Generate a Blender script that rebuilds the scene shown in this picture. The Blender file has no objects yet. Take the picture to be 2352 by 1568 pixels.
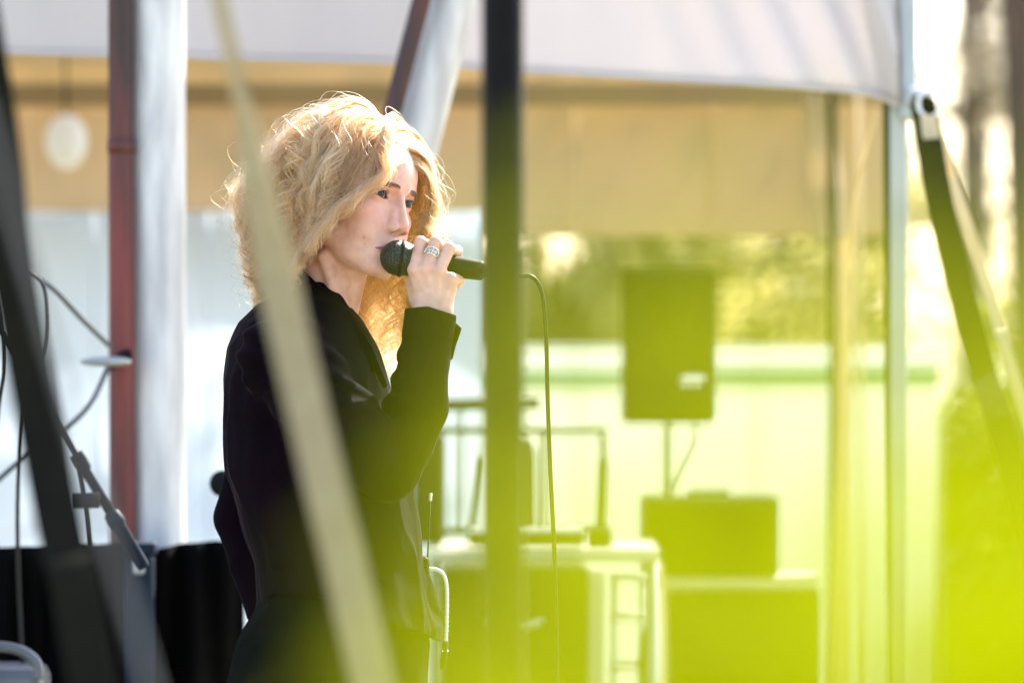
import bpy, bmesh, math, random
import numpy as np
from mathutils import Vector, Matrix, Quaternion

random.seed(7)
rng = np.random.default_rng(7)
scene = bpy.context.scene
COL = scene.collection

# ------------------------------------------------------------------ camera, sky, sun, exposure
CAM_Z, CAM_D = 1.37, 8.0
cam = bpy.data.cameras.new('camera')
cam.sensor_width = 36.0
cam.lens = 196.0
cam.clip_start, cam.clip_end = 0.05, 600.0
cam.dof.use_dof = True
cam.dof.focus_distance = 7.93
cam.dof.aperture_fstop = 2.8
cam.dof.aperture_blades = 9
camo = bpy.data.objects.new('camera', cam)
camo.location = (0, -CAM_D, CAM_Z)
camo.rotation_euler = (math.radians(90), 0, 0)
COL.objects.link(camo)
scene.camera = camo

SUN_AZ, SUN_EL = math.radians(31), math.radians(42)      # azimuth from +Y towards +X
world = bpy.data.worlds.new('World')
scene.world = world
world.use_nodes = True
wn = world.node_tree
sky = wn.nodes.new('ShaderNodeTexSky')
sky.sky_type = 'NISHITA'
sky.sun_disc = False
sky.sun_elevation = SUN_EL
sky.sun_rotation = SUN_AZ
sky.air_density, sky.dust_density, sky.ozone_density = 1.0, 2.0, 1.0
bg = wn.nodes['Background']
bg.inputs['Strength'].default_value = 0.15
wn.links.new(sky.outputs['Color'], bg.inputs['Color'])

sun = bpy.data.lights.new('sun', 'SUN')
sun.energy = 4.8
sun.angle = math.radians(0.5)
sun.color = (1.0, 0.93, 0.82)
suno = bpy.data.objects.new('sun', sun)
SUN_DIR = Vector((math.sin(SUN_AZ)*math.cos(SUN_EL), math.cos(SUN_AZ)*math.cos(SUN_EL), math.sin(SUN_EL)))
suno.rotation_euler = SUN_DIR.to_track_quat('Z', 'Y').to_euler()
suno.location = (6, 10, 12)
COL.objects.link(suno)

scene.view_settings.view_transform = 'Standard'
scene.view_settings.look = 'None'
scene.view_settings.gamma = 1.0
scene.view_settings.use_curve_mapping = False
scene.view_settings.exposure = 2.15
scene.render.engine = 'CYCLES'
scene.cycles.use_denoising = True
scene.cycles.max_bounces = 14
scene.cycles.transmission_bounces = 12
scene.cycles.transparent_max_bounces = 16
scene.cycles.sample_clamp_indirect = 8.0

# ------------------------------------------------------------------ frame helper: a point of the photo (2352 wide) at a distance
def P(u, v, y=0.0):
    k = 36.0/196.0/2352.0*(CAM_D + y)
    return np.array([(u-1176)*k, y, CAM_Z + (784-v)*k])
def PD(u, v, D):
    return P(u, v, D - CAM_D)

# ------------------------------------------------------------------ materials
def new_mat(name):
    m = bpy.data.materials.new(name)
    m.use_nodes = True
    return m, m.node_tree, m.node_tree.nodes['Principled BSDF']

def N(nt, typ, **kw):
    n = nt.nodes.new(typ)
    for k, v in kw.items():
        setattr(n, k, v)
    return n

def mat(name, col, rough=0.6, metal=0.0, col2=None, scale=20.0, bump=0.0, bscale=60.0, stretch=(1, 1, 1),
        sheen=0.0, sheen_tint=None, translucent=0.0, tcol=None, coat=0.0, spec=None, detail=4.0):
    m, nt, b = new_mat(name)
    b.inputs['Roughness'].default_value = rough
    b.inputs['Metallic'].default_value = metal
    b.inputs['Base Color'].default_value = (*col, 1)
    if spec is not None:
        b.inputs['Specular IOR Level'].default_value = spec
    tc = N(nt, 'ShaderNodeTexCoord')
    mp = N(nt, 'ShaderNodeMapping')
    mp.inputs['Scale'].default_value = stretch
    nt.links.new(tc.outputs['Object'], mp.inputs['Vector'])
    if col2 is not None:
        no = N(nt, 'ShaderNodeTexNoise')
        no.inputs['Scale'].default_value = scale
        no.inputs['Detail'].default_value = detail
        nt.links.new(mp.outputs[0], no.inputs['Vector'])
        rp = N(nt, 'ShaderNodeValToRGB')
        rp.color_ramp.elements[0].position, rp.color_ramp.elements[1].position = 0.36, 0.64
        rp.color_ramp.elements[0].color = (*col, 1)
        rp.color_ramp.elements[1].color = (*col2, 1)
        nt.links.new(no.outputs['Fac'], rp.inputs['Fac'])
        nt.links.new(rp.outputs['Color'], b.inputs['Base Color'])
    if bump > 0:
        n2 = N(nt, 'ShaderNodeTexNoise')
        n2.inputs['Scale'].default_value = bscale
        n2.inputs['Detail'].default_value = 6
        nt.links.new(mp.outputs[0], n2.inputs['Vector'])
        bp = N(nt, 'ShaderNodeBump')
        bp.inputs['Strength'].default_value = bump
        bp.inputs['Distance'].default_value = 0.01
        nt.links.new(n2.outputs['Fac'], bp.inputs['Height'])
        nt.links.new(bp.outputs['Normal'], b.inputs['Normal'])
    if sheen > 0:
        b.inputs['Sheen Weight'].default_value = sheen
        b.inputs['Sheen Roughness'].default_value = 0.12
        if sheen_tint:
            b.inputs['Sheen Tint'].default_value = (*sheen_tint, 1)
    if coat > 0:
        b.inputs['Coat Weight'].default_value = coat
    if translucent > 0:
        tr = N(nt, 'ShaderNodeBsdfTranslucent')
        tr.inputs['Color'].default_value = (*(tcol or col), 1)
        mx = N(nt, 'ShaderNodeMixShader')
        mx.inputs['Fac'].default_value = translucent
        nt.links.new(b.outputs[0], mx.inputs[1])
        nt.links.new(tr.outputs[0], mx.inputs[2])
        nt.links.new(mx.outputs[0], nt.nodes['Material Output'].inputs['Surface'])
    return m

M = {}
M['ground'] = mat('ground', (0.30, 0.25, 0.17), 0.95, col2=(0.20, 0.20, 0.09), scale=2.5, bump=0.5, bscale=40)
M['valance'] = mat('valance_fabric', (0.66, 0.60, 0.58), 0.75, col2=(0.58, 0.53, 0.52), scale=1.2, bump=0.25, bscale=5, stretch=(3, 3, .6),
                   translucent=0.30, tcol=(0.62, 0.58, 0.60))
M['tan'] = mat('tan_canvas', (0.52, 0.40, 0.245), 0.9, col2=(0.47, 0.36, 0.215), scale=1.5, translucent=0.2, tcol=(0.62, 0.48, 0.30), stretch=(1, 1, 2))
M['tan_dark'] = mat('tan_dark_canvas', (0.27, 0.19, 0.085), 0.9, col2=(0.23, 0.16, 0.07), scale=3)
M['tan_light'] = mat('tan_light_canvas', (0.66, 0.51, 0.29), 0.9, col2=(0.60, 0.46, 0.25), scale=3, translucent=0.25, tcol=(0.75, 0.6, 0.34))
M['white_sheet'] = mat('white_tarpaulin', (0.86, 0.85, 0.83), 0.6, col2=(0.66, 0.74, 0.84), scale=0.9, bump=0.3, bscale=3, translucent=0.35, tcol=(.80, .86, .93), detail=2)
M['white_wall'] = mat('white_painted_board', (0.80, 0.80, 0.76), 0.7, col2=(0.70, 0.75, 0.68), scale=2.0, translucent=.36, tcol=(.80, .82, .76))
M['green_paint'] = mat('green_paint', (0.17, 0.33, 0.12), 0.5, col2=(0.13, 0.28, 0.10), scale=6)
M['silver'] = mat('weathered_aluminium', (0.66, 0.64, 0.63), 0.6, metal=0.1, col2=(0.42, 0.40, 0.40), scale=9, stretch=(3, 3, .5), bump=0.15, bscale=30)
M['red_rust'] = mat('red_rusty_paint', (0.17, 0.026, 0.022), 0.6, col2=(0.032, 0.014, 0.012), scale=4, stretch=(3, 3, .6), bump=0.3, bscale=50)
M['steel'] = mat('galvanised_steel', (0.40, 0.42, 0.43), 0.5, metal=0.5, col2=(0.32, 0.34, 0.35), scale=9)
M['blackmetal'] = mat('black_powder_coat', (0.0045, 0.0045, 0.005), 0.5, col2=(0.006, 0.006, 0.0065), scale=20, spec=.08)
M['black_matt'] = mat('black_tolex', (0.004, 0.004, 0.004), 0.8, col2=(0.006, 0.006, 0.006), scale=60, bump=0.3, bscale=300, spec=.12)
M['black_cloth'] = mat('black_cloth', (0.0022, 0.002, 0.002), 0.95, col2=(0.0036, 0.003, 0.003), scale=9, spec=0.03)
M['navy'] = mat('navy_plastic', (0.005, 0.011, 0.022), 0.6, col2=(0.007, 0.014, 0.028), scale=9, spec=.12)
M['darkred'] = mat('dark_red_cloth', (0.028, 0.004, 0.005), 0.9, col2=(0.016, 0.003, 0.004), scale=9, spec=0.2)
M['strap_beige'] = mat('beige_webbing', (0.38, 0.30, 0.155), 0.85, col2=(0.33, 0.255, 0.125), scale=30, bump=0.4, bscale=200, stretch=(1, 1, 4), translucent=0.15, tcol=(.45, .37, .2))
M['strap_dark'] = mat('dark_olive_webbing', (0.0075, 0.0070, 0.0045), 0.9, col2=(0.012, 0.0105, 0.006), scale=14, bump=0.4, bscale=200, spec=.08)
M['strap_grey'] = mat('grey_webbing', (0.20, 0.20, 0.20), 0.85, col2=(0.26, 0.26, 0.26), scale=14)
M['grey_rope'] = mat('grey_rope', (0.10, 0.10, 0.10), 0.9, col2=(0.08, 0.08, 0.08), scale=120)
M['strap_cream'] = mat('cream_webbing', (0.62, 0.52, 0.36), 0.85, col2=(0.55, 0.46, 0.30), scale=14, translucent=0.35, tcol=(.7, .58, .38))
M['cable'] = mat('black_rubber', (0.005, 0.005, 0.0045), 0.5, spec=.2)
M['cable_grey'] = mat('grey_rubber', (0.05, 0.055, 0.06), 0.5)
M['white_plastic'] = mat('white_plastic', (0.80, 0.80, 0.78), 0.35)
M['wood_pale'] = mat('pale_laminate', (0.48, 0.47, 0.42), 0.5, col2=(0.40, 0.39, 0.34), scale=5, stretch=(1, 6, 1))
M['grey_plastic'] = mat('grey_hard_plastic', (0.10, 0.11, 0.125), 0.35, col2=(0.075, 0.083, 0.095), scale=15)
M['chrome'] = mat('polished_metal', (0.72, 0.72, 0.72), 0.18, metal=1.0)
M['bark'] = mat('bark', (0.085, 0.055, 0.035), 0.95, col2=(0.04, 0.028, 0.02), scale=12, stretch=(2, 2, .4), bump=0.8, bscale=25)
M['leaf_far'] = mat('tree_leaf', (0.22, 0.20, 0.085), 0.6, col2=(0.27, 0.23, 0.10), scale=3, translucent=0.5, tcol=(0.46, 0.40, 0.15))
M['leaf_hedge'] = mat('hedge_leaf', (0.09, 0.105, 0.03), 0.6, col2=(0.13, 0.135, 0.04), scale=3, translucent=0.42, tcol=(0.28, 0.29, 0.05))
M['leaf_pale'] = mat('pale_tree_leaf', (0.15, 0.135, 0.09), 0.6, col2=(0.20, 0.165, 0.11), scale=3, translucent=0.4, tcol=(0.34, 0.29, 0.19))

# ------------------------------------------------------------------ object helpers
def link(o, parent=None):
    COL.objects.link(o)
    if parent is not None:
        o.parent = parent
    return o

def tag(o, label=None, cat=None, group=None, kind=None):
    if label: o['label'] = label
    if cat: o['category'] = cat
    if group: o['group'] = group
    if kind: o['kind'] = kind
    return o

def empty(name, loc, label, cat, group=None):
    o = bpy.data.objects.new(name, None)
    o.empty_display_size = 0.1
    o.location = loc
    link(o)
    return tag(o, label, cat, group)

def mesh_obj(name, verts, faces, material, parent=None, smooth=True):
    me = bpy.data.meshes.new(name)
    me.from_pydata([tuple(v) for v in verts], [], [tuple(f) for f in faces])
    me.update()
    if smooth:
        me.polygons.foreach_set('use_smooth', [True]*len(me.polygons))
    if material is not None:
        me.materials.append(material)
    o = bpy.data.objects.new(name, me)
    link(o)
    if parent is not None:
        o.parent = parent
        o.matrix_parent_inverse = Matrix.Translation(parent.location).inverted() if parent.type == 'EMPTY' else Matrix.Identity(4)
    return o

def bm_obj(name, bm, material, parent=None, smooth=False, autosmooth=True):
    me = bpy.data.meshes.new(name)
    bm.normal_update()
    bm.to_mesh(me)
    bm.free()
    if smooth:
        me.polygons.foreach_set('use_smooth', [True]*len(me.polygons))
    me.materials.append(material)
    o = bpy.data.objects.new(name, me)
    link(o)
    if parent is not None:
        o.parent = parent
        o.matrix_parent_inverse = Matrix.Translation(parent.location).inverted() if parent.type == 'EMPTY' else Matrix.Identity(4)
    return o

def box(bm, c, s, bev=0.0, rot=None, seg=2):
    r = bmesh.ops.create_cube(bm, size=1.0)
    vs = r['verts']
    bmesh.ops.scale(bm, vec=s, verts=vs)
    if bev > 0:
        es = list({e for v in vs for e in v.link_edges})
        rr = bmesh.ops.bevel(bm, geom=es, offset=bev, segments=seg, affect='EDGES', profile=0.5)
        vs = list({v for f in rr['faces'] for v in f.verts} | {v for v in vs if v.is_valid})
    if rot is not None:
        bmesh.ops.rotate(bm, cent=(0, 0, 0), matrix=rot, verts=vs)
    bmesh.ops.translate(bm, vec=c, verts=vs)
    return vs

def box_obj(name, c, s, material, parent=None, bev=0.004, rot=None):
    bm = bmesh.new()
    box(bm, c, s, bev, rot)
    return bm_obj(name, bm, material, parent)

def frames(pts):
    pts = np.asarray(pts, float)
    t = np.gradient(pts, axis=0)
    t /= np.linalg.norm(t, axis=1)[:, None] + 1e-12
    up = np.array([0, 0, 1.0]) if abs(t[0][2]) < .9 else np.array([0, 1.0, 0])
    n = np.cross(t[0], up); n /= np.linalg.norm(n)
    ns, bs = [], []
    for ti in t:
        n = n - ti*np.dot(n, ti); n /= np.linalg.norm(n)
        ns.append(n.copy()); bs.append(np.cross(ti, n))
    return pts, t, np.array(ns), np.array(bs)

def spline(pts, n=40):
    pts = np.asarray(pts, float)
    if len(pts) == 2:
        return np.array([pts[0]*(1-a)+pts[1]*a for a in np.linspace(0, 1, n)])
    pp = np.vstack([2*pts[0]-pts[1], pts, 2*pts[-1]-pts[-2]])
    out = []
    m = len(pts)-1
    for a in np.linspace(0, m, n):
        i = min(int(a), m-1); f = a-i
        p0, p1, p2, p3 = pp[i], pp[i+1], pp[i+2], pp[i+3]
        out.append(.5*((2*p1)+(-p0+p2)*f+(2*p0-5*p1+4*p2-p3)*f*f+(-p0+3*p1-3*p2+p3)*f**3))
    return np.array(out)

def tube_geo(pts, r, seg=12, cap=True):
    pts, t, n, b = frames(pts)
    r = np.broadcast_to(np.asarray(r, float), (len(pts),))
    ang = np.linspace(0, 2*np.pi, seg, endpoint=False)
    V = (pts[:, None] + r[:, None, None]*(np.cos(ang)[None, :, None]*n[:, None] + np.sin(ang)[None, :, None]*b[:, None])).reshape(-1, 3)
    F = []
    for i in range(len(pts)-1):
        for j in range(seg):
            k = (j+1) % seg
            F.append((i*seg+j, i*seg+k, (i+1)*seg+k, (i+1)*seg+j))
    V = list(V)
    if cap:
        for i, rev in ((0, True), (len(pts)-1, False)):
            V.append(pts[i]); c = len(V)-1
            for j in range(seg):
                k = (j+1) % seg
                F.append((c, i*seg+k, i*seg+j) if rev else (c, i*seg+j, i*seg+k))
    return V, F

def tube(name, pts, r, material, parent=None, seg=12, n=None, cap=True):
    if n: pts = spline(pts, n)
    V, F = tube_geo(pts, r, seg, cap)
    return mesh_obj(name, V, F, material, parent)

def ribbon(name, pts, width, thick, wdir, material, parent=None, n=40, twist=None):
    """webbing strap: a flat band with real thickness; wdir = direction of its width (may vary)"""
    pts = spline(pts, n)
    t = np.gradient(pts, axis=0); t /= np.linalg.norm(t, axis=1)[:, None]
    V, F = [], []
    wd = np.asarray(wdir, float)
    for i, p in enumerate(pts):
        w = wd - t[i]*np.dot(wd, t[i]); w /= np.linalg.norm(w)
        if twist is not None:
            a = twist(i/(len(pts)-1))
            w = w*math.cos(a) + np.cross(t[i], w)*math.sin(a)
        q = np.cross(t[i], w)
        for sx, sy in ((-1, -1), (1, -1), (1, 1), (-1, 1)):
            V.append(p + w*sx*width/2 + q*sy*thick/2)
    for i in range(len(pts)-1):
        for j in range(4):
            k = (j+1) % 4
            F.append((i*4+j, i*4+k, i*4+4+k, i*4+4+j))
    F.append((3, 2, 1, 0)); e = (len(pts)-1)*4
    F.append((e, e+1, e+2, e+3))
    return mesh_obj(name, V, F, material, parent, smooth=False)

def sheet(name, fn, nu, nv, thick, material, parent=None, smooth=True):
    """a cloth panel: fn(a, b) -> point; given a real thickness by a solidified back"""
    G = np.array([[fn(i/(nu-1), j/(nv-1)) for j in range(nv)] for i in range(nu)], float)
    du = np.gradient(G, axis=0); dv = np.gradient(G, axis=1)
    nn = np.cross(du, dv); nn /= np.linalg.norm(nn, axis=2)[..., None] + 1e-12
    A = G.reshape(-1, 3); B = (G - nn*thick).reshape(-1, 3)
    V = np.vstack([A, B]); o = nu*nv
    F = []
    for i in range(nu-1):
        for j in range(nv-1):
            a, b, c, d = i*nv+j, (i+1)*nv+j, (i+1)*nv+j+1, i*nv+j+1
            F.append((a, b, c, d)); F.append((o+d, o+c, o+b, o+a))
    for i in range(nu-1):
        for j in (0, nv-1):
            a, b = i*nv+j, (i+1)*nv+j
            F.append((a, a+o, b+o, b) if j == 0 else (b, b+o, a+o, a))
    for j in range(nv-1):
        for i in (0, nu-1):
            a, b = i*nv+j, i*nv+j+1
            F.append((b, b+o, a+o, a) if i == 0 else (a, a+o, b+o, b))
    return mesh_obj(name, V, F, material, parent, smooth)

# ------------------------------------------------------------------ implicit surfaces (numpy surface nets)
def smin(a, b, k):
    h = np.clip(.5+.5*(b-a)/k, 0, 1)
    return b*(1-h)+a*h-k*h*(1-h)
def smax(a, b, k):
    return -smin(-a, -b, k)
def ell(p, c, r):
    q = p-np.asarray(c, float); r = np.asarray(r, float)
    k0 = np.sqrt(((q/r)**2).sum(1)); k1 = np.sqrt(((q/(r*r))**2).sum(1))+1e-9
    return k0*(k0-1)/k1
def cap(p, a, b, ra, rb=None):
    a = np.asarray(a, float); b = np.asarray(b, float)
    rb = ra if rb is None else rb
    ba = b-a
    t = np.clip(((p-a)@ba)/(ba@ba), 0, 1)
    return np.linalg.norm(p-(a+t[:, None]*ba), axis=1)-(ra+t*(rb-ra))
def sph(p, c, r):
    return np.linalg.norm(p-np.asarray(c, float), axis=1)-r

def surface_nets(f, lo, hi, h, block=8, lip=2.0):
    lo = np.asarray(lo, float); hi = np.asarray(hi, float)
    nb = np.ceil((hi-lo)/(h*block)).astype(int)
    n = nb*block
    bi = np.stack(np.meshgrid(*[np.arange(k) for k in nb], indexing='ij'), -1).reshape(-1, 3)
    cen = lo+(bi+.5)*block*h
    fc = f(cen)
    act = np.abs(fc) < lip*block*h*.87
    Fd = np.repeat(np.repeat(np.repeat(np.where(fc < 0, -1e3, 1e3).astype(np.float32).reshape(*nb), block, 0), block, 1), block, 2)
    off = np.stack(np.meshgrid(*[np.arange(block)]*3, indexing='ij'), -1).reshape(-1, 3)
    ab = bi[act]
    CH = 400
    for s in range(0, len(ab), CH):
        idx = (ab[s:s+CH, None]*block+off[None]).reshape(-1, 3)
        val = f(lo+idx*h)
        Fd[idx[:, 0], idx[:, 1], idx[:, 2]] = val
    S = Fd < 0
    cnt = np.zeros(tuple(n-1), np.int8)
    for a in (0, 1):
        for b in (0, 1):
            for c in (0, 1):
                cnt += S[a:n[0]-1+a, b:n[1]-1+b, c:n[2]-1+c]
    mix = (cnt > 0) & (cnt < 8)
    ci = np.argwhere(mix)
    vid = -np.ones(mix.shape, np.int64); vid[mix] = np.arange(len(ci))
    corners = [(a, b, c) for a in (0, 1) for b in (0, 1) for c in (0, 1)]
    acc = np.zeros((len(ci), 3)); num = np.zeros(len(ci))
    for a in corners:
        for ax in range(3):
            if a[ax] == 1: continue
            b = list(a); b[ax] = 1
            ia = ci+np.array(a); ib = ci+np.array(b)
            va = Fd[ia[:, 0], ia[:, 1], ia[:, 2]].astype(float); vb = Fd[ib[:, 0], ib[:, 1], ib[:, 2]].astype(float)
            m = (va < 0) != (vb < 0)
            t = np.where(m, va/np.where(m, va-vb, 1), 0)
            acc[m] += (ia+t[:, None]*(ib-ia))[m]; num[m] += 1
    V = lo+(acc/num[:, None])*h
    quads = []
    for ax in range(3):
        o1, o2 = (ax+1) % 3, (ax+2) % 3
        sl0 = [slice(None)]*3; sl1 = [slice(None)]*3
        sl0[ax] = slice(0, -1); sl1[ax] = slice(1, None)
        d = S[tuple(sl0)] != S[tuple(sl1)]
        e = np.argwhere(d)
        ok = (e[:, o1] > 0) & (e[:, o2] > 0) & (e[:, o1] < n[o1]-1) & (e[:, o2] < n[o2]-1)
        e = e[ok]
        ins = S[e[:, 0], e[:, 1], e[:, 2]]
        def cell(d1, d2):
            q = e.copy(); q[:, o1] += d1; q[:, o2] += d2
            return vid[q[:, 0], q[:, 1], q[:, 2]]
        q = np.stack([cell(-1, -1), cell(0, -1), cell(0, 0), cell(-1, 0)], 1)
        q[~ins] = q[~ins][:, ::-1]
        quads.append(q)
    Q = np.vstack(quads)
    Q = Q[(Q >= 0).all(1)]
    return V, Q

def np_mesh(name, V, Q, material):
    me = bpy.data.meshes.new(name)
    me.vertices.add(len(V)); me.vertices.foreach_set('co', np.ascontiguousarray(V, np.float32).ravel())
    me.loops.add(Q.size); me.loops.foreach_set('vertex_index', Q.ravel().astype(np.int32))
    me.polygons.add(len(Q))
    me.polygons.foreach_set('loop_start', np.arange(0, Q.size, 4, dtype=np.int32))
    me.polygons.foreach_set('use_smooth', np.ones(len(Q), bool))
    me.update(calc_edges=True)
    me.validate()
    if material is not None: me.materials.append(material)
    return me

def wav(p, seed, f0, octv=3):
    """cheap smooth noise from warped sines, p in any unit, f0 = base frequency"""
    r = np.random.default_rng(seed)
    out = np.zeros(len(p)); amp = 1.0; f = f0; tot = 0
    for o in range(octv):
        for k in range(4):
            d = r.normal(size=3); d /= np.linalg.norm(d)
            w = r.normal(size=3); w /= np.linalg.norm(w)
            out += amp*np.sin(f*(p@d)+1.3*np.sin(f*.6*(p@w)+r.uniform(0, 6.3))+r.uniform(0, 6.3))
        tot += amp*2; amp *= .5; f *= 1.9
    return out/tot

# ================================================================== SETTING
gr = 3000.0
n = 60
xs = np.sign(np.linspace(-1, 1, n))*np.abs(np.linspace(-1, 1, n))**3*400
V = [(x, y+10, 0.0) for x in xs for y in xs]
F = [(i*n+j, (i+1)*n+j, (i+1)*n+j+1, i*n+j+1) for i in range(n-1) for j in range(n-1)]
tag(mesh_obj('ground', V, F, M['ground'], smooth=False), 'dusty trodden grass ground of the festival site', kind='structure')

# ---------------------------------------------------------------- the marquee behind the singer
D_EAVE, D_BACK = 9.8, 12.2
XR = PD(2062, 0, D_EAVE)[0]
XL = -4.2
tent = empty('marquee', (0, D_EAVE-8, 0), 'large white marquee with a tan canvas back wall behind the singer', 'marquee')
vb_u = np.array([-3000, 0, 400, 870, 1200, 1700, 1950, 2020, 2062]); vb_v = np.array([120, 125, 135, 148, 168, 196, 214, 226, 246])
EAVE_Z = 2.34
def valance_fn(a, b):
    x = XL+(XR-XL)*(1-(1-a)**1.0)
    u = 1176+x/(36/196/2352*D_EAVE)
    zb = PD(u, np.interp(u, vb_u, vb_v), D_EAVE)[2]
    z = zb+(EAVE_Z-zb)*b
    w = math.exp(-((XR-x)/0.28)**2)                      # gathers near the corner leg
    s = (XR-x)-0.42*(z-zb)
    y = D_EAVE-8+0.030*w*math.sin(s*62)*(0.5+0.5*b)+0.010*math.sin(x*7+z*3)+0.008*math.sin(x*17-z*9)*(.4+w)
    return (x, y, z)
sheet('valance', valance_fn, 420, 24, 0.002, M['valance'], tent)
hem = [valance_fn(q, 0) for q in np.linspace(0, 1, 160)]
tube('hem', [(q[0], q[1]-.003, q[2]+.004) for q in hem], .005, M['valance'], tent, seg=8)
RID = 3.4
def roof_fn(a, b):
    x = XL+(XR-XL)*a
    t = b*2-1
    return (x, (D_EAVE+(D_BACK+.3-D_EAVE)*b)-8, EAVE_Z+.004+(RID-EAVE_Z)*(1-abs(t))-0.05*math.sin(b*math.pi*2)**2+.01*math.sin(x*3))
sheet('roof', roof_fn, 40, 21, 0.002, M['valance'], tent)
kB = 36/196/2352*D_BACK
def z_at(v, D): return PD(0, v, D)[2]
def x_at(u, D): return PD(u, 0, D)[0]
# tan upper back wall in three runs: light top, dark seam, lower panel
def wall_run(name, u0, u1, v0, v1, D, m, wob=0.01, thick=.003, nu=60, nv=14):
    x0, x1 = x_at(u0, D), x_at(u1, D); z0, z1 = z_at(v0, D), z_at(v1, D)
    def fn(a, b):
        x = x0+(x1-x0)*a; z = z1+(z0-z1)*b
        return (x, D-8+wob*math.sin(x*5+1.3*math.sin(z*4))+wob*.6*math.sin(x*13+z*3), z)
    return sheet(name, fn, nu, nv, thick, m, tent)
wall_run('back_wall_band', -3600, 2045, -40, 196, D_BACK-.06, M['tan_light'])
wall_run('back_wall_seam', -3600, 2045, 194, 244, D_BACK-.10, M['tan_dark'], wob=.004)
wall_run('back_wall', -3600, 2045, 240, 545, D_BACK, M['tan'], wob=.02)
wall_run('side_sheet', -3600, 1120, 486, 2050, D_BACK-.25, M['white_sheet'], wob=.035, nu=120, nv=40)

for uu in (-400, 60, 620, 1320, 1640):         # stitched seams of the tan wall and laced joints of the white sheet
    tube('seam', [PD(uu, 246, D_BACK-.028), PD(uu+3, 400, D_BACK-.026), PD(uu, 543, D_BACK-.03)], .0035, M['tan_light'], tent, seg=6, n=8)
for uu in (-300, 215, 478, 880):
    tube('seam', [PD(uu, 490, D_BACK-.296), PD(uu+4, 900, D_BACK-.294), PD(uu-3, 1500, D_BACK-.296), PD(uu, 2000, D_BACK-.296)], .004, M['white_sheet'], tent, seg=6, n=14)
def square_post(name, u, D, w, ztop, m, parent, zbot=0.0):
    x = x_at(u, D)
    return box_obj(name, (x, D-8, (ztop+zbot)/2), (w, w, ztop-zbot), m, parent, bev=w*.12)
square_post('corner_leg', 2062, D_EAVE+.05, 0.034, EAVE_Z, M['steel'], tent)
square_post('leg', 1932, D_BACK+.1, 0.050, EAVE_Z, M['strap_cream'], tent)
tube('inner_leg', [PD(1912, 180, 11.7), PD(1916, 1700, 11.7)], .009, M['strap_dark'], tent, n=4)
tube('inner_leg', [PD(1968, 200, 11.9), PD(1990, 1700, 11.9)], .006, M['strap_cream'], tent, n=4)
# separate dark tube added as the dark left edge of the corner leg
tube('leg_dark_edge', [PD(2037, -60, 9.84), PD(2038, 400, 9.84), PD(2043, 1000, 9.84), PD(2052, 1600, 9.84), PD(2053, 2400, 9.84)], 0.0075, M['strap_dark'], tent, n=30)
tube('eave_rail', [(XL, D_EAVE-8+.04, EAVE_Z-.03), (XR, D_EAVE-8+.04, EAVE_Z-.03)], .018, M['steel'], tent, n=4)
# corner fitting with the ring that the guy straps hook into
bm = bmesh.new()
c = PD(2085, 120, D_EAVE+.02); box(bm, c, (.030, .03, .24), .006)
c = PD(2110, 222, D_EAVE); box(bm, c, (.05, .03, .03), .006)
bm_obj('corner_bracket', bm, M['steel'], tent)

# rolled curtain tied up at the back corner
def curtain_fn(a, b):
    z0, z1 = z_at(225, 12.0), z_at(560, 12.0)
    z = z0+(z1-z0)*b; x = x_at(1845, 12.0)+.062*(a)+.05*b*.6
    wd = .5+.5*math.cos(b*9)*.25
    return (x, 4.0+.02*math.sin(a*12+b*2)*wd, z+.01*math.sin(a*9))
o = sheet('tied_curtain', curtain_fn, 30, 24, .003, M['strap_cream'])
tag(o, 'cream curtain tied up at the back right corner of the marquee', 'curtain')

lp = empty('round_disc', tuple(PD(152, 325, 12.0)), 'pale round lamp standing in for an out-of-focus highlight on the tan back wall at the upper left', 'disc')  # disc added in place of an out-of-focus highlight; it gives no light
bm = bmesh.new(); bmesh.ops.create_uvsphere(bm, u_segments=24, v_segments=16, radius=.047)
bmesh.ops.scale(bm, vec=(.95, .6, 1.25), verts=bm.verts); bmesh.ops.translate(bm, vec=PD(152, 325, 12.0), verts=bm.verts)
bm_obj('disc_body', bm, M['white_plastic'], lp, smooth=True)
tube('cord', [PD(152, 265, 12.0), PD(150, 100, 12.0), PD(150, -120, 12.0)], .003, M['cable'], lp, n=6)  # added to hang the disc from

# ---------------------------------------------------------------- beyond the tent: board fence, trees
fence = empty('site_fence', (0, 8, 0), 'white board fence with a green rail far behind the loudspeaker', 'fence')
zt = z_at(800, 16.0)
for i in range(16):
    x = -2.8+i*.26
    box_obj('board', (x, 8.0, zt/2), (.257, .03, zt), M['white_wall'], fence, bev=.003)
box_obj('rail', (-.85, 7.965, z_at(872, 16)), (4.16, .035, .050), M['green_paint'], fence, bev=.006)

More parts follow.
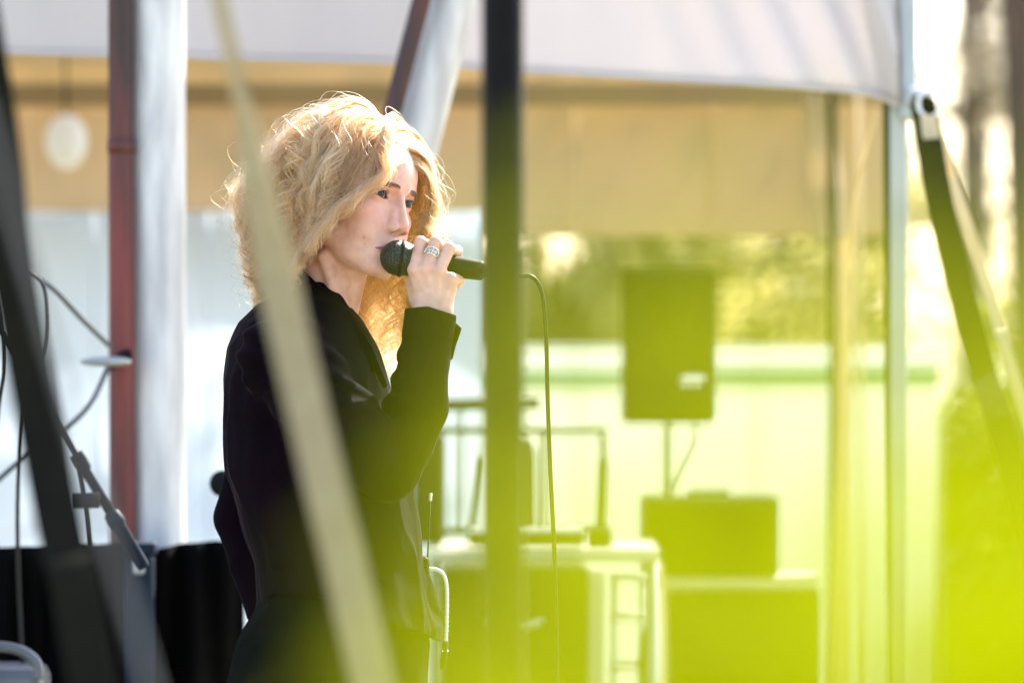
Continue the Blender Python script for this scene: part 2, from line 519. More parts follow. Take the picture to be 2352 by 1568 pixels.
def leaf_cloud(name, centers, count, size, material, parent, seed, flat=0.6):
    r = np.random.default_rng(seed)
    C = np.array([c[:3] for c in centers]); R = np.array([c[3] for c in centers])
    pr = R**2; pr = pr/pr.sum()
    idx = r.choice(len(C), count, p=pr)
    d = r.normal(size=(count, 3)); d /= np.linalg.norm(d, axis=1)[:, None]
    p = C[idx]+d*(R[idx]*r.uniform(.25, 1.0, count)**.6)[:, None]*np.array([1, 1, flat+.2])
    a = r.normal(size=(count, 3)); a /= np.linalg.norm(a, axis=1)[:, None]
    b = np.cross(a, r.normal(size=(count, 3))); b /= np.linalg.norm(b, axis=1)[:, None]
    s = size*r.uniform(.6, 1.4, count)[:, None]
    nrm = np.cross(a, b)
    V = np.stack([p-a*s, p+b*s*.45+nrm*s*.12, p+a*s, p-b*s*.45+nrm*s*.12], 1).reshape(-1, 3)
    Q = np.arange(count*4).reshape(-1, 4)
    me = np_mesh(name, V, Q, material)
    o = bpy.data.objects.new(name, me)
    link(o); o.parent = parent
    o.matrix_parent_inverse = Matrix.Translation(parent.location).inverted()
    return o

def tree(loc, height, rad, label, seed, material, nleaf=5000, lsize=.09, trunk_r=.16, base=.35, lean=(0, 0), nb=9, group=None):
    r = np.random.default_rng(seed)
    t = empty('tree', loc, label, 'tree', group)
    L = np.array(loc, float)
    top = L+np.array([lean[0], lean[1], height*.85])
    mid = L+np.array([lean[0]*.4+r.normal()*.1, lean[1]*.4, height*.45])
    pts = spline([L-np.array([0, 0, .1]), mid, top], 14)
    Vs, Fs = tube_geo(pts, np.linspace(trunk_r, trunk_r*.15, 14), 10)
    cents = []
    for i in range(nb):
        k = r.uniform(base, .95)
        p0 = pts[int(k*13)]
        a = r.uniform(0, 6.28); ln = rad*r.uniform(.55, 1.0)*(1.15-.5*k)
        p2 = p0+np.array([math.cos(a)*ln, math.sin(a)*ln, ln*r.uniform(.2, .7)])
        p1 = (p0+p2)/2+np.array([0, 0, ln*.12])
        bv, bf = tube_geo(spline([p0, p1, p2], 7), np.linspace(trunk_r*.35, trunk_r*.06, 7), 6)
        o = len(Vs); Vs = list(Vs)+list(bv); Fs += [tuple(q+o for q in f) for f in bf]
        for q, rr in ((.6, .30), (1.0, .38)):
            c = p0*(1-q)+p2*q
            cents.append((*c, rad*rr*r.uniform(.7, 1.2)))
        for _ in range(2):
            c = p0*.3+p2*.7+r.normal(size=3)*rad*.3
            cents.append((*c, rad*.22))
    cents.append((*top, rad*.4))
    mesh_obj('trunk', Vs, Fs, M['bark'], t)
    leaf_cloud('crown', cents, nleaf, lsize, material, t, seed)
    return t
G = 'trees beyond the marquee'
tree((.42, 12.5, 0), 2.3, .75, 'bushy yellow green tree behind the loudspeaker and the white fence', 3, M['leaf_far'], 9000, .05, .07, .2, nb=16, group=G)
tree((1.02, 13.2, 0), 2.35, .62, 'low leafy tree behind the tied curtain and the cream tent leg', 4, M['leaf_far'], 6000, .05, .06, .2, nb=14, group=G)
tree((.10, 13.0, 0), 2.3, .6, 'leafy tree half hidden behind the black pole', 14, M['leaf_far'], 5000, .05, .06, .2, nb=14, group=G)
tree((1.95, 15.0, 0), 6.5, 1.0, 'tall thin tree with pale leaves and sky between its branches right of the tent', 5, M['leaf_pale'], 4200, .04, .07, .2, nb=18, group=G)
tree((2.45, 22.0, 0), 9.0, 1.8, 'sparse pale tree standing farthest away at the right', 6, M['leaf_pale'], 4200, .055, .10, .2, nb=18, group=G)
tree((1.485, 7.0, 0), 8.5, 1.5, 'tree with a dark trunk along the right edge of the photo', 8, M['leaf_pale'], 900, .06, .085, .45, nb=8, lean=(.1, 0), group=G)
tree((1.46, 9.4, 0), 1.18, .46, 'small green bush beside the right hand guy straps', 9, M['leaf_hedge'], 8000, .04, .025, .02, nb=22, group=G)
tree((1.90, 9.0, 0), 1.36, .58, 'green bush under the dark trunk at the right edge', 19, M['leaf_hedge'], 9000, .045, .03, .02, nb=24, group=G)

# ================================================================== POLES, STRAPS AND CABLES
def mast(u0, v0, u1, v1, D, r, m, name, label, cat, ext=2.2):
    """a round pole through two photo points at distance D, carried down to the ground and up to z=3.2"""
    a, b = PD(u0, v0, D), PD(u1, v1, D)
    d = b-a
    top = a+d*((3.3-a[2])/d[2]); bot = a+d*((0-a[2])/d[2])
    e = empty(name, tuple(bot), label, cat)
    tube('shaft', [bot, top], r, m, e, seg=28, n=12)
    return e, bot, top, d/np.linalg.norm(d)

e, bot, top, dd = mast(364, 1568, 364, 0, 9.3, .0455, M['silver'], 'tent_mast', 'thick silver metal mast standing upright at the left', 'mast')
box_obj('base_plate', (bot[0], bot[1], .006), (.22, .22, .012), M['steel'], e)
e, bot, top, dd = mast(281, 1568, 278, 0, 9.26, .0215, M['red_rust'], 'rusty_pole', 'dark red rusty pipe standing against the silver mast', 'pole')
c = PD(279, 336, 9.26); tube('coupler', [c-np.array([0, 0, .012]), c+np.array([0, 0, .012])], .0235, M['red_rust'], e, seg=20, n=2)
e, bot, top, dd = mast(1040, 0, 955, 330, 9.5, .040, M['silver'], 'leaning_mast', 'silver metal mast leaning behind the singer head', 'mast')
e, bot, top, dd = mast(968, 0, 893, 290, 9.45, .016, M['red_rust'], 'rusty_pole', 'faded red pipe lying along the leaning silver mast', 'pole')

# oval steel cleat clamped on the red pipe
cl = empty('cleat', tuple(PD(246, 826, 9.18)), 'oval steel cleat clamped to the red pipe with a cable round it', 'cleat')
bm = bmesh.new()
bmesh.ops.create_uvsphere(bm, u_segments=28, v_segments=14, radius=1.0)
bmesh.ops.scale(bm, vec=(.043, .03, .0085), verts=bm.verts)
bmesh.ops.translate(bm, vec=PD(243, 830, 9.16), verts=bm.verts)
bm_obj('plate', bm, M['steel'], cl, smooth=True)
tube('clamp', [PD(255, 826, 9.2)+np.array([0, 0, -.009]), PD(285, 822, 9.235)+np.array([0, 0, .004]), PD(300, 820, 9.24)+np.array([0, 0, .004])], .009, M['blackmetal'], cl, n=10)

# cables at the left
o = tube('cable', [PD(80, 634, 9.0), PD(130, 672, 9.0), PD(190, 735, 9.05), PD(252, 795, 9.14)], .0040, M['cable_grey'], n=30)
tag(o, 'thin grey cable running down to the oval cleat', 'cable')
o = tube('cable', [PD(246, 848, 9.14), PD(215, 915, 9.05), PD(165, 972, 9.0), PD(90, 1025, 9.0), PD(0, 1098, 9.0), PD(-140, 1240, 9.0)], .0046, M['cable_grey'], n=40)
tag(o, 'grey cable sagging from the oval cleat to the left edge', 'cable')
o = tube('cable', [PD(60, 625, 8.7), PD(95, 650, 8.7), PD(106, 710, 8.7), PD(100, 800, 8.72), PD(60, 920, 8.75), PD(40, 1200, 8.8), PD(60, 1700, 8.8)], .0034, M['cable'], n=50)
tag(o, 'black cable looped over the boom arm behind the dark strap', 'cable')
o = tube('cable', [PD(-10, 640, 8.5), PD(8, 760, 8.5), PD(10, 850, 8.5), PD(-6, 960, 8.5), PD(-30, 1300, 8.5)], .0034, M['cable'], n=40)
tag(o, 'black cable hanging down the left edge of the photo', 'cable')

# microphone boom stand at the left (arm slopes down to the right with its grip end low)
bs = empty('boom_stand', tuple(np.append(PD(-60, 0, 8.55)[:2], 0)), 'black microphone boom stand arm sloping down at the left', 'microphone stand')
a0, a1, a2, a3 = PD(-60, 650, 8.5), PD(178, 1050, 8.5), PD(262, 1190, 8.5), PD(332, 1304, 8.5)
tube('boom_arm', [a0, a1], .0052, M['blackmetal'], bs, n=6)
tube('clutch', [a1-(a2-a1)*.06, a1+(a2-a1)*.06, a1+(a2-a1)*.22], [.011, .012, .0105], M['blackmetal'], bs)
tube('arm_tube', [a1, a2], .0078, M['blackmetal'], bs, n=6)
dv = (a3-a2)/np.linalg.norm(a3-a2)
tube('grip', [a2-dv*.012, a2-dv*.008, a2+dv*.004, a2+dv*.012, a2+dv*.014, a3-dv*.006, a3], [.009, .0125, .014, .0135, .0108, .0100, .0085], M['navy'], bs, seg=18)
tube('knob', [PD(165, 1150, 8.48), PD(228, 1148, 8.48)], .012, M['blackmetal'], bs, n=4)
tube('bracket', [PD(178, 1058, 8.49), PD(190, 1120, 8.49), PD(200, 1180, 8.49), PD(206, 1250, 8.49)], .0042, M['blackmetal'], bs, n=12)
pb = PD(-60, 650, 8.5)
tube('upright', [pb*np.array([1, 1, 0])+np.array([0, 0, .02]), pb], .0105, M['blackmetal'], bs, n=6)
for k in range(3):
    a = k*2.094+.3
    tube('leg', [pb*np.array([1, 1, 0])+np.array([0, 0, .14]), pb*np.array([1, 1, 0])+np.array([.3*math.cos(a), .3*math.sin(a), .012])], .007, M['blackmetal'], bs, n=4)

# foreground webbing straps (guy straps of the next canopy), carried from above the frame to the ground
def strap(name, p_top, p_bot, width, m, label, wdir=(1, .15, 0), twist=None, sag=0.0, up=.9, zend=0.02, mids=None):
    a, b = np.array(p_top), np.array(p_bot)
    d = b-a
    s = a-d/abs(d[2])*up
    e = b+d/abs(d[2])*max(b[2]-zend, 0)
    pts = [s, a]+([np.array(m_) for m_ in mids] if mids else [(a+b)/2+np.array([sag, 0, 0])])+[b, e]
    o = ribbon(name, pts, width, .0022, wdir, m, n=70, twist=twist)
    return tag(o, label, 'strap', 'webbing straps crossing the picture')
strap('strap', PD(500, -20, 5.45), PD(852, 1568, 5.15), .039, M['strap_beige'], 'pale beige webbing strap crossing diagonally in front of the singer',
      mids=[PD(590, 420, 5.35), PD(655, 720, 5.3), PD(760, 1170, 5.22)], twist=lambda t: 1.36*max(0, min(1, 1.55-t*2.6)) + .08*math.sin(t*9))
strap('strap', PD(-38, 120, 5.9), PD(212, 1568, 5.6), .048, M['strap_dark'], 'dark olive webbing strap hanging down the left side',
      mids=[PD(20, 560, 5.85), PD(78, 900, 5.8), PD(145, 1250, 5.7)], twist=lambda t: .25)
o = tube('guy_rope', [PD(-230, -420, 4.3), PD(-112, 0, 4.28), PD(92, 700, 4.24), PD(250, 1245, 4.22), PD(345, 1568, 4.2), PD(595, 2420, 4.15)], .0032, M['grey_rope'], n=40)
tag(o, 'grey rope hanging close to the camera right of the dark strap at the left', 'rope')
strap('strap', PD(2124, 262, 9.6), PD(2345, 1150, 9.2), .046, M['strap_dark'], 'dark guy strap running down from the tent corner at the right',
      mids=[PD(2160, 470, 9.5), PD(2245, 810, 9.4)], up=.02)
strap('strap', PD(2140, 262, 9.9), PD(2360, 960, 9.7), .022, M['strap_cream'], 'thin cream guy strap right of the dark one at the tent corner',
      mids=[PD(2200, 455, 9.85), PD(2290, 730, 9.8)], up=.02)
hk = empty('strap_hook', tuple(PD(2135, 240, 9.6)), 'metal hook, its highlight coloured white, holding the guy straps at the tent corner', 'hook')
V, F = tube_geo([PD(2135+26*math.cos(a), 240+30*math.sin(a), 9.6) for a in np.linspace(-.4, 5.4, 20)], .0042, 10)
mesh_obj('ring', V, F, M['white_plastic'], hk)  # white colour stands in for the bright highlight on the metal
ribbon('loose_tail', [PD(2132, 265, 9.58), PD(2140, 320, 9.57), PD(2165, 380, 9.57), PD(2172, 412, 9.58)], .030, .002, (1, .2, 0), M['strap_cream'], hk, n=14)
o = tube('guy_rope', [PD(2010, 262, 9.85), PD(1975, 400, 10.0), PD(1958, 520, 10.1), PD(1930, 900, 10.6), PD(1915, 1700, 11)], .0028, M['strap_cream'], n=30)
tag(o, 'thin pale rope hanging slack from the marquee corner', 'rope')

bp = empty('black_pole', tuple(PD(1155, 784, 6.05)*np.array([1, 1, 0])), 'black upright pole crossing the microphone right of the singer', 'pole')
x, y, _ = PD(1155, 784, 6.05)
tube('shaft', [(x, y, 0), (x, y, 2.9)], .0232, M['blackmetal'], bp, seg=24, n=6)
tube('foot', [(x, y, .0), (x, y, .02)], .09, M['blackmetal'], bp, seg=24, n=3)

# ================================================================== GEAR BEHIND
# low left: black draped cases
def drape_fn(a, b):
    D = 9.15
    u = -260+820*a
    vt = np.interp(u, [-300, 0, 190, 285, 350, 420, 500, 560], [1262, 1256, 1249, 1246, 1262, 1247, 1241, 1245])
    z = z_at(vt, D)*(1-b)+.02*b
    x = x_at(u, D)
    return (x, D-8+.03*math.sin(a*34)*min(1, b*4)+.015*math.sin(a*71), z)
o = sheet('black_drape', drape_fn, 120, 30, .003, M['black_cloth'])
tag(o, 'black cloth drape over the low stage cases at the lower left', 'drape')
def rounded(name, u0, u1, v0, v1, D, dep, m, label, cat, bev=.012):
    a, b = PD(u0, v0, D), PD(u1, v1, D)
    e = empty(name, ((a[0]+b[0])/2, a[1]+dep/2, 0), label, cat)
    box_obj('body', ((a[0]+b[0])/2, a[1]+dep/2, (a[2]+b[2])/2), (b[0]-a[0], dep, a[2]-b[2]), m, e, bev=bev)
    return e, a, b
def floor_v(D): return 784+CAM_Z/(36/196/2352*D)
e, a, b = rounded('navy_case', 285, 352, 1268, floor_v(9.05), 9.05, .05, M['navy'], 'navy blue case standing in the black cases behind the grip', 'case')
box_obj('lid', ((a[0]+b[0])/2, a[1]+.025, a[2]+.006), (b[0]-a[0]+.008, .055, .02), M['navy'], e)
box_obj('latch', ((a[0]+b[0])/2, a[1]-.006, a[2]-.02), (.02, .01, .03), M['steel'], e)
# grey hard case with an open handle at the bottom left corner
gc = empty('grey_case', tuple(PD(10, 1600, 8.7)*np.array([1, 1, 0])), 'grey hard case with a curved carrying handle at the bottom left corner', 'case')
a, b = PD(-90, 1530, 8.7), PD(98, 1530, 8.7)
box_obj('body', ((a[0]+b[0])/2, .78, a[2]/2), (b[0]-a[0], .16, a[2]), M['grey_plastic'], gc, bev=.02)
V, F = tube_geo(spline([PD(-60, 1540, 8.68), PD(-55, 1500, 8.68), PD(-10, 1484, 8.68), PD(50, 1494, 8.68), PD(84, 1522, 8.68), PD(88, 1560, 8.68)], 24), .0085, 12)
mesh_obj('handle', V, F, M['grey_plastic'], gc)
# guitar headstock-like dark ball behind the singer's back: a microphone on a low stand
ms = empty('low_microphone', tuple(PD(535, 1112, 8.75)*np.array([1, 1, 0])), 'black microphone on a short stand behind the singer back', 'microphone')
bm = bmesh.new(); bmesh.ops.create_uvsphere(bm, u_segments=24, v_segments=16, radius=.0215)
bmesh.ops.translate(bm, vec=PD(512, 1110, 8.9), verts=bm.verts)
bm_obj('head', bm, M['black_matt'], ms, smooth=True)
tube('handle', [PD(520, 1116, 8.9), PD(560, 1135, 8.9), PD(680, 1190, 8.9)], [.016, .0135, .011], M['black_matt'], ms, seg=16)
tube('upright', [PD(640, 1172, 8.9), PD(640, floor_v(8.9), 8.9)], .009, M['blackmetal'], ms, n=4)

# loudspeaker on a pole
def speaker(u0, u1, v0, v1, D, dep, label):
    a, b = PD(u0, v0, D), PD(u1, v1, D)
    cx, cz = (a[0]+b[0])/2, (a[2]+b[2])/2; w, h = b[0]-a[0], a[2]-b[2]
    e = empty('loudspeaker', (cx, a[1], b[2]), label, 'loudspeaker')
    bm = bmesh.new()
    wb = w*.74
    vs = [(-w/2, 0, -h/2), (w/2, 0, -h/2), (w/2, 0, h/2), (-w/2, 0, h/2), (-wb/2, dep, -h/2+.01), (wb/2, dep, -h/2+.01), (wb/2, dep, h/2-.01), (-wb/2, dep, h/2-.01)]
    bv = [bm.verts.new((cx+p[0], a[1]+p[1], cz+p[2])) for p in vs]
    for f in ((0, 1, 2, 3), (5, 4, 7, 6), (1, 5, 6, 2), (4, 0, 3, 7), (3, 2, 6, 7), (4, 5, 1, 0)):
        bm.faces.new([bv[i] for i in f])
    bmesh.ops.bevel(bm, geom=list(bm.edges), offset=.007, segments=3, affect='EDGES')
    bm_obj('cabinet', bm, M['black_matt'], e)
    box_obj('grille', (cx, a[1]-.004, cz+.01), (w*.90, .010, h*.86), M['blackmetal'], e, bev=.004)
    tube('horn', [(cx, a[1]-.012, cz+h*.24), (cx, a[1]-.008, cz+h*.24)], [w*.2, w*.22], M['black_matt'], e, seg=20)
    tube('woofer_ring', [(cx+w*.33*math.cos(t), a[1]-.0105, cz-h*.12+w*.33*math.sin(t)) for t in np.linspace(0, 6.28, 28)], .003, M['black_matt'], e, seg=6)
    return e, cx, cz, w, h, a, b
e, cx, cz, w, h, a, b = speaker(1427, 1645, 616, 974, 11.4, .2, 'black loudspeaker raised on a thin stand in front of the trees')
c = PD(1592, 874, 11.36)
box_obj('badge', (c[0], a[1]-.0125, c[2]), (.046, .006, .020), M['white_plastic'], e, bev=.002)
st = empty('speaker_stand', (cx, a[1]+.08, 0), 'thin black stand pole carrying the raised loudspeaker', 'stand')
tube('pole', [(cx, a[1]+.08, .0), (cx, a[1]+.08, b[2]+.0)], .0065, M['blackmetal'], st, n=4)
tube('collar', [(cx, a[1]+.08, .55), (cx, a[1]+.08, .62)], .016, M['blackmetal'], st, n=3)
for k in range(3):
    t = k*2.094+.5
    tube('leg', [(cx, a[1]+.08, .58), (cx+.4*math.cos(t), a[1]+.08+.4*math.sin(t), .012)], .008, M['blackmetal'], st, n=4)
o = tube('cable', [PD(1592, 960, 11.6), PD(1598, 1010, 11.55), PD(1575, 1060, 11.5), PD(1552, 1110, 11.5), PD(1545, 1160, 11.5), PD(1545, 1700, 11.5)], .0036, M['cable_grey'], n=30)
tag(o, 'cable drooping from the raised loudspeaker along its stand', 'cable')

# two amplifier cabinets stacked
def cabinet(name, u0, u1, v0, v1, D, dep, label):
    e, a, b = rounded(name, u0, u1, v0, v1, D, dep, M['black_matt'], label, 'amplifier', bev=.010)
    cx, cz = (a[0]+b[0])/2, (a[2]+b[2])/2; w, h = b[0]-a[0], a[2]-b[2]
    box_obj('grille_cloth', (cx, a[1]-.002, cz-h*.06), (w*.90, .010, h*.74), M['black_cloth'], e, bev=.003)
    box_obj('control_panel', (cx, a[1]-.003, cz+h*.41), (w*.90, .008, h*.09), M['blackmetal'], e, bev=.002)
    for i in range(5):
        x = cx-w*.36+i*w*.1
        tube('knob', [(x, a[1]-.016, cz+h*.41), (x, a[1]-.006, cz+h*.41)], .005, M['black_matt'], e, seg=10, n=2)
    box_obj('handle', (cx, a[1]+dep/2, a[2]+.006), (w*.3, .025, .012), M['blackmetal'], e)
    return e
fv = floor_v(11.2)
cabinet('amplifier', 1476, 1794, 1142, 1326, 11.15, .20, 'upper black amplifier on the large lower cabinet')
cabinet('speaker_cabinet', 1540, 1890, 1357, fv, 11.2, .30, 'large black speaker cabinet under the upper amplifier')
o = box_obj('pale_board', (x_at(1690, 11.18), 3.3, z_at(1341, 11.18)), (x_at(1880, 11.2)-x_at(1490, 11.2), .24, z_at(1327, 11.18)-z_at(1356, 11.18)), M['wood_pale'], None, bev=.003)
tag(o, 'pale board lying between the two stacked amplifiers', 'board')

# white table with a rack frame on it, between the singer and the amplifiers
tb = empty('folding_table', tuple(PD(1200, 1300, 10.8)*np.array([1, 1, 0])), 'white topped folding table right of the singer with equipment on it', 'table')
a, b = PD(985, 1262, 10.6), PD(1515, 1262, 10.6)
ztop = z_at(1262, 10.6)
box_obj('tabletop', ((a[0]+b[0])/2, 2.85, ztop-.012), (b[0]-a[0], .55, .024), M['wood_pale'], tb, bev=.006)
for uu in (1000, 1500):
    for yy in (2.62, 3.08):
        x = x_at(uu, 10.6)
        tube('leg', [(x, yy, 0), (x, yy, ztop-.02)], .012, M['steel'], tb, n=3)
rk = empty('rack_frame', tuple(PD(1200, 1250, 10.8)), 'black open rack frame standing on the white table', 'rack')
def bar(name, u0, v0, u1, v1, D, w, m, par):
    a, b = PD(u0, v0, D), PD(u1, v1, D)
    tube(name, [a, b], w, m, par, seg=10, n=3)
Dr = 10.75
bar('top_rail', 1000, 990, 1395, 990, Dr, .0065, M['blackmetal'], rk)
bar('crossbar', 1000, 932, 1240, 926, Dr, .0120, M['blackmetal'], rk)
bar('lower_rail', 960, 1222, 1400, 1214, Dr, .0075, M['blackmetal'], rk)
bar('post', 1110, 1050, 1088, 1216, Dr, .0075, M['blackmetal'], rk)
bar('post', 1252, 990, 1252, 1216, Dr, .0065, M['blackmetal'], rk)
bar('post', 1384, 1000, 1386, 1060, Dr, .0060, M['blackmetal'], rk)
bar('post', 1386, 1058, 1380, 1216, Dr, .0100, M['blackmetal'], rk)
bar('post', 1060, 925, 1060, 1222, Dr+.3, .004, M['blackmetal'], rk)
c0 = PD(1378, 1266, 10.7)
bm = bmesh.new()
c = PD(1378, 1240, 10.7); box(bm, c, (.046, .05, .044), .010)
o = bm_obj('control_box', bm, M['black_matt'], None); tag(o, 'small black box on the table at the foot of the rack frame', 'box')
# head amp left on table, behind the elbow
e, a, b = rounded('amplifier', 950, 1022, 1000, 1250, 10.7, .22, M['black_matt'], 'tall black amplifier head on the table behind the elbow', 'amplifier')
box_obj('face_plate', ((a[0]+b[0])/2, a[1]-.003, (a[2]+b[2])/2), ((b[0]-a[0])*.8, .008, (a[2]-b[2])*.8), M['blackmetal'], e)
e, a, b = rounded('keyboard', 1075, 1345, 1222, 1255, 10.55, .12, M['black_matt'], 'black keyboard lying on the white table below the rack', 'keyboard')
for i in range(26):
    box_obj('key', (a[0]+.01+i*(b[0]-a[0]-.02)/25, a[1]+.035, a[2]+.002), (.0075, .07, .006), M['white_plastic'], e, bev=.001)
e, a, b = rounded('flight_case', 1022, 1348, 1300, floor_v(10.3), 10.3, .35, M['black_matt'], 'large black flight case in front of the white table', 'case')
for xx in (a[0]+.004, b[0]-.004):
    box_obj('edge_trim', (xx, a[1]-.002, (a[2]+b[2])/2), (.014, .012, a[2]-b[2]-.01), M['blackmetal'], e, bev=.002)
tube('handle', [((a[0]+b[0])/2-.05, a[1]-.012, a[2]-.1), ((a[0]+b[0])/2, a[1]-.02, a[2]-.112), ((a[0]+b[0])/2+.05, a[1]-.012, a[2]-.1)], .006, M['steel'], e, n=10)
o = box_obj('pale_board', (x_at(1370, 10.4), 2.4, z_at(1312, 10.4)/2), (x_at(1390, 10.4)-x_at(1352, 10.4), .03, z_at(1312, 10.4)), M['wood_pale'], None, bev=.003)
tag(o, 'narrow pale upright panel right of the flight case', 'panel')
# crate with bottles-like clutter next to the stand: a steel drying frame / trolley
gb = empty('gig_bag', tuple(PD(1180, 1300, 11.6)*np.array([1, 1, 0])), 'tall black padded gig bag standing behind the rack and the black pole', 'bag')
V_, Q_ = surface_nets(lambda p: smin(ell(p, (0, 0, 330), (78, 60, 330)), cap(p, (0, 0, 500), (8, 0, 1130), 58, 40), 60), (-110, -90, 0), (110, 90, 1190), 9)
m_ = bpy.data.objects.new('body', np_mesh('body', V_/1000, Q_, M['black_cloth'])); link(m_, gb)
tube('strap', [(gb.location.x-.05, gb.location.y-.06, .35), (gb.location.x-.03, gb.location.y-.1, .7), (gb.location.x-.02, gb.location.y-.05, 1.0)], .008, M['black_matt'], gb, n=12)
tr = empty('equipment_trolley', tuple(PD(1460, 1500, 10.9)*np.array([1, 1, 0])), 'light metal trolley frame with cables between table and amplifier', 'trolley')
for (u0, v0, u1, v1) in ((1410, 1330, 1410, 2300), (1475, 1330, 1475, 2300), (1400, 1330, 1490, 1330), (1400, 1420, 1490, 1420), (1400, 1530, 1490, 1530)):
    bar('bar', u0, v0, u1, min(v1, floor_v(10.9)), 10.9, .006, M['steel'], tr)
o = tube('cable', [PD(1440, 1290, 10.8), PD(1490, 1270, 10.8), PD(1520, 1310, 10.8), PD(1528, 1400, 10.8), PD(1530, 1560, 10.8), PD(1524, 1800, 10.8)], .0045, M['strap_cream'], n=30)
tag(o, 'pale cable arching down beside the amplifier stack', 'cable')
o = tube('hanging_bag', [PD(1600-110, 1400+40, 10.85), PD(1492, 1470, 10.85), PD(1490, 1540, 10.85), PD(1496, 1600, 10.85), PD(1498, 1640, 10.85)], [.006, .018, .021, .018, .008], M['black_cloth'], n=None)
tag(o, 'small black bag hanging on the metal trolley', 'bag')

# ================================================================== THE SINGER
k0 = 36/196/2352*8.0
YAW, PITCH, ROLL = math.radians(51), math.radians(-5), math.radians(-12.5)
HEAD = P(815, 450, 0.0)
f_ = np.array([math.sin(YAW)*math.cos(PITCH), -math.cos(YAW)*math.cos(PITCH), math.sin(PITCH)])
l0 = np.array([math.cos(YAW), math.sin(YAW), 0.0]); u0 = np.cross(f_, l0)
l_ = l0*math.cos(ROLL)+u0*math.sin(ROLL); u_ = u0*math.cos(ROLL)-l0*math.sin(ROLL)
RH = np.stack([-l_, f_, u_], 1)                 # columns: her right, forward, up
HS = 1.0
def h2w(p): return HEAD+(np.asarray(p, float)@RH.T)*HS/1000
def w2h(p): return ((np.asarray(p, float)-HEAD)@RH)*1000/HS

NECK_A, NECK_B = w2h(P(770, 598, .012)), w2h(P(722, 775, .02))
STERN_A, STERN_B = w2h(P(742, 590, -.040)), w2h(P(800, 722, -.026))
STERN2_A, STERN2_B = w2h(P(756, 625, -.043)), w2h(P(775, 735, -.040))
EYE_C = np.array([31.5, 65.5, 0.0])
def lens_fn(ax, z):
    """almond opening of the lids, <0 inside"""
    zz = z-0.10*(ax-31.5)
    up = np.sqrt((ax-31.0)**2+(zz+14.8)**2)-20.6+.0
    lo = np.sqrt((ax-31.5)**2+(zz-23.5)**2)-27.2
    return np.maximum(up, lo)

def head_sdf(p):
    q = p.copy(); q[:, 0] = np.abs(q[:, 0])
    f = ell(p, (0, -8, 28), (73, 93, 84))
    f = smin(f, ell(p, (0, 27, 31), (63, 62, 57)), 12)
    f = smin(f, ell(p, (0, 29, -30), (55, 54, 72)), 14)
    f = smin(f, ell(q, (41, 49, -25), (22, 25, 17)), 14)
    f = smin(f, ell(q, (27, 59, -50), (23, 23, 26)), 16)
    f = smin(f, cap(q, (49, 2, -66), (15, 68, -100), 14, 14), 18)
    f = smin(f, ell(p, (0, 37, -82), (42, 44, 24)), 14)
    f = smin(f, ell(p, (0, 77, -101), (18, 14, 13)), 11)
    f = smin(f, ell(p, (0, 70, -68), (29, 22, 24)), 12)
    # neck
    f = smin(f, cap(p, NECK_A, NECK_B, 50, 54), 16)
    f = smin(f, cap(p, STERN_A, STERN_B, 8, 6.5), 12)
    f = smin(f, cap(p, STERN2_A, STERN2_B, 6, 5), 9)
    # brows and nose
    f = smin(f, cap(q, (9, 82, 15), (44, 67, 15), 7.5, 6.5), 10)
    f = smin(f, cap(q, (4.5, 80.5, -6), (8.5, 89.5, -35), 4.8, 6.8), 9)
    f = smin(f, cap(p, (0, 82.0, 10), (0, 100.5, -31), 5.4, 6.4), 7)
    f = smin(f, ell(p, (0, 101.3, -37.0), (8.6, 8.2, 7.8)), 5)
    f = smin(f, ell(q, (11.6, 92.3, -41.5), (5.9, 10, 7.8)), 4.5)
    f = smin(f, cap(p, (0, 101.5, -42.7), (0, 90, -49), 3.4, 4.0), 4)
    f = smax(f, -ell(q, (7.0, 96.2, -49.2), (3.7, 6.6, 5.4)), 1.6)
    # eye sockets, lids
    f = smax(f, -ell(q, (30.5, 91, 0.5), (18, 14.5, 10.5)), 9)
    f = smax(f, -ell(q, (15.5, 86, 0.5), (6, 9, 8)), 8)
    f = smin(f, sph(q, EYE_C, 13.7), 3.2)
    crease = np.sqrt((q[:, 0]-31)**2+(q[:, 2]-.10*(q[:, 0]-31.5)+17.5)**2)-27.0
    dcr = np.where(q[:, 1] > 66, np.abs(crease), 9)
    f = f+0.9*np.exp(-(dcr/1.1)**2)*np.exp(-((q[:, 0]-31)/13)**4)*(q[:, 2] > -2)
    L = lens_fn(q[:, 0], q[:, 2])
    f = smax(f, -np.maximum(L, 64-q[:, 1]), 1.2)
    # lips
    up = np.minimum(cap(q, (0, 92.5, -69.5), (11, 90.5, -71.2), 4.0, 3.9), cap(q, (11, 90.5, -71.2), (24.5, 80.5, -76.2), 3.9, 1.8))
    lo = np.minimum(cap(q, (0, 91.5, -80.0), (11, 89.2, -79.4), 5.0, 4.4), cap(q, (11, 89.2, -79.4), (23.5, 80.5, -77.2), 4.4, 1.8))
    f = smin(f, up, 4)
    f = smin(f, lo, 4)
    sl = np.minimum(cap(q, (0, 96.0, -75.0), (12, 93.2, -75.2), 2.9), cap(q, (12, 93.2, -75.2), (27, 81.8, -76.6), 2.7, 1.3))
    f = smax(f, -sl, 1.2)
    f = f+1.0*np.exp(-(np.minimum(cap(q, (15, 94, -42), (30, 80, -62), 0), 99)/5)**2)*.5
    return f

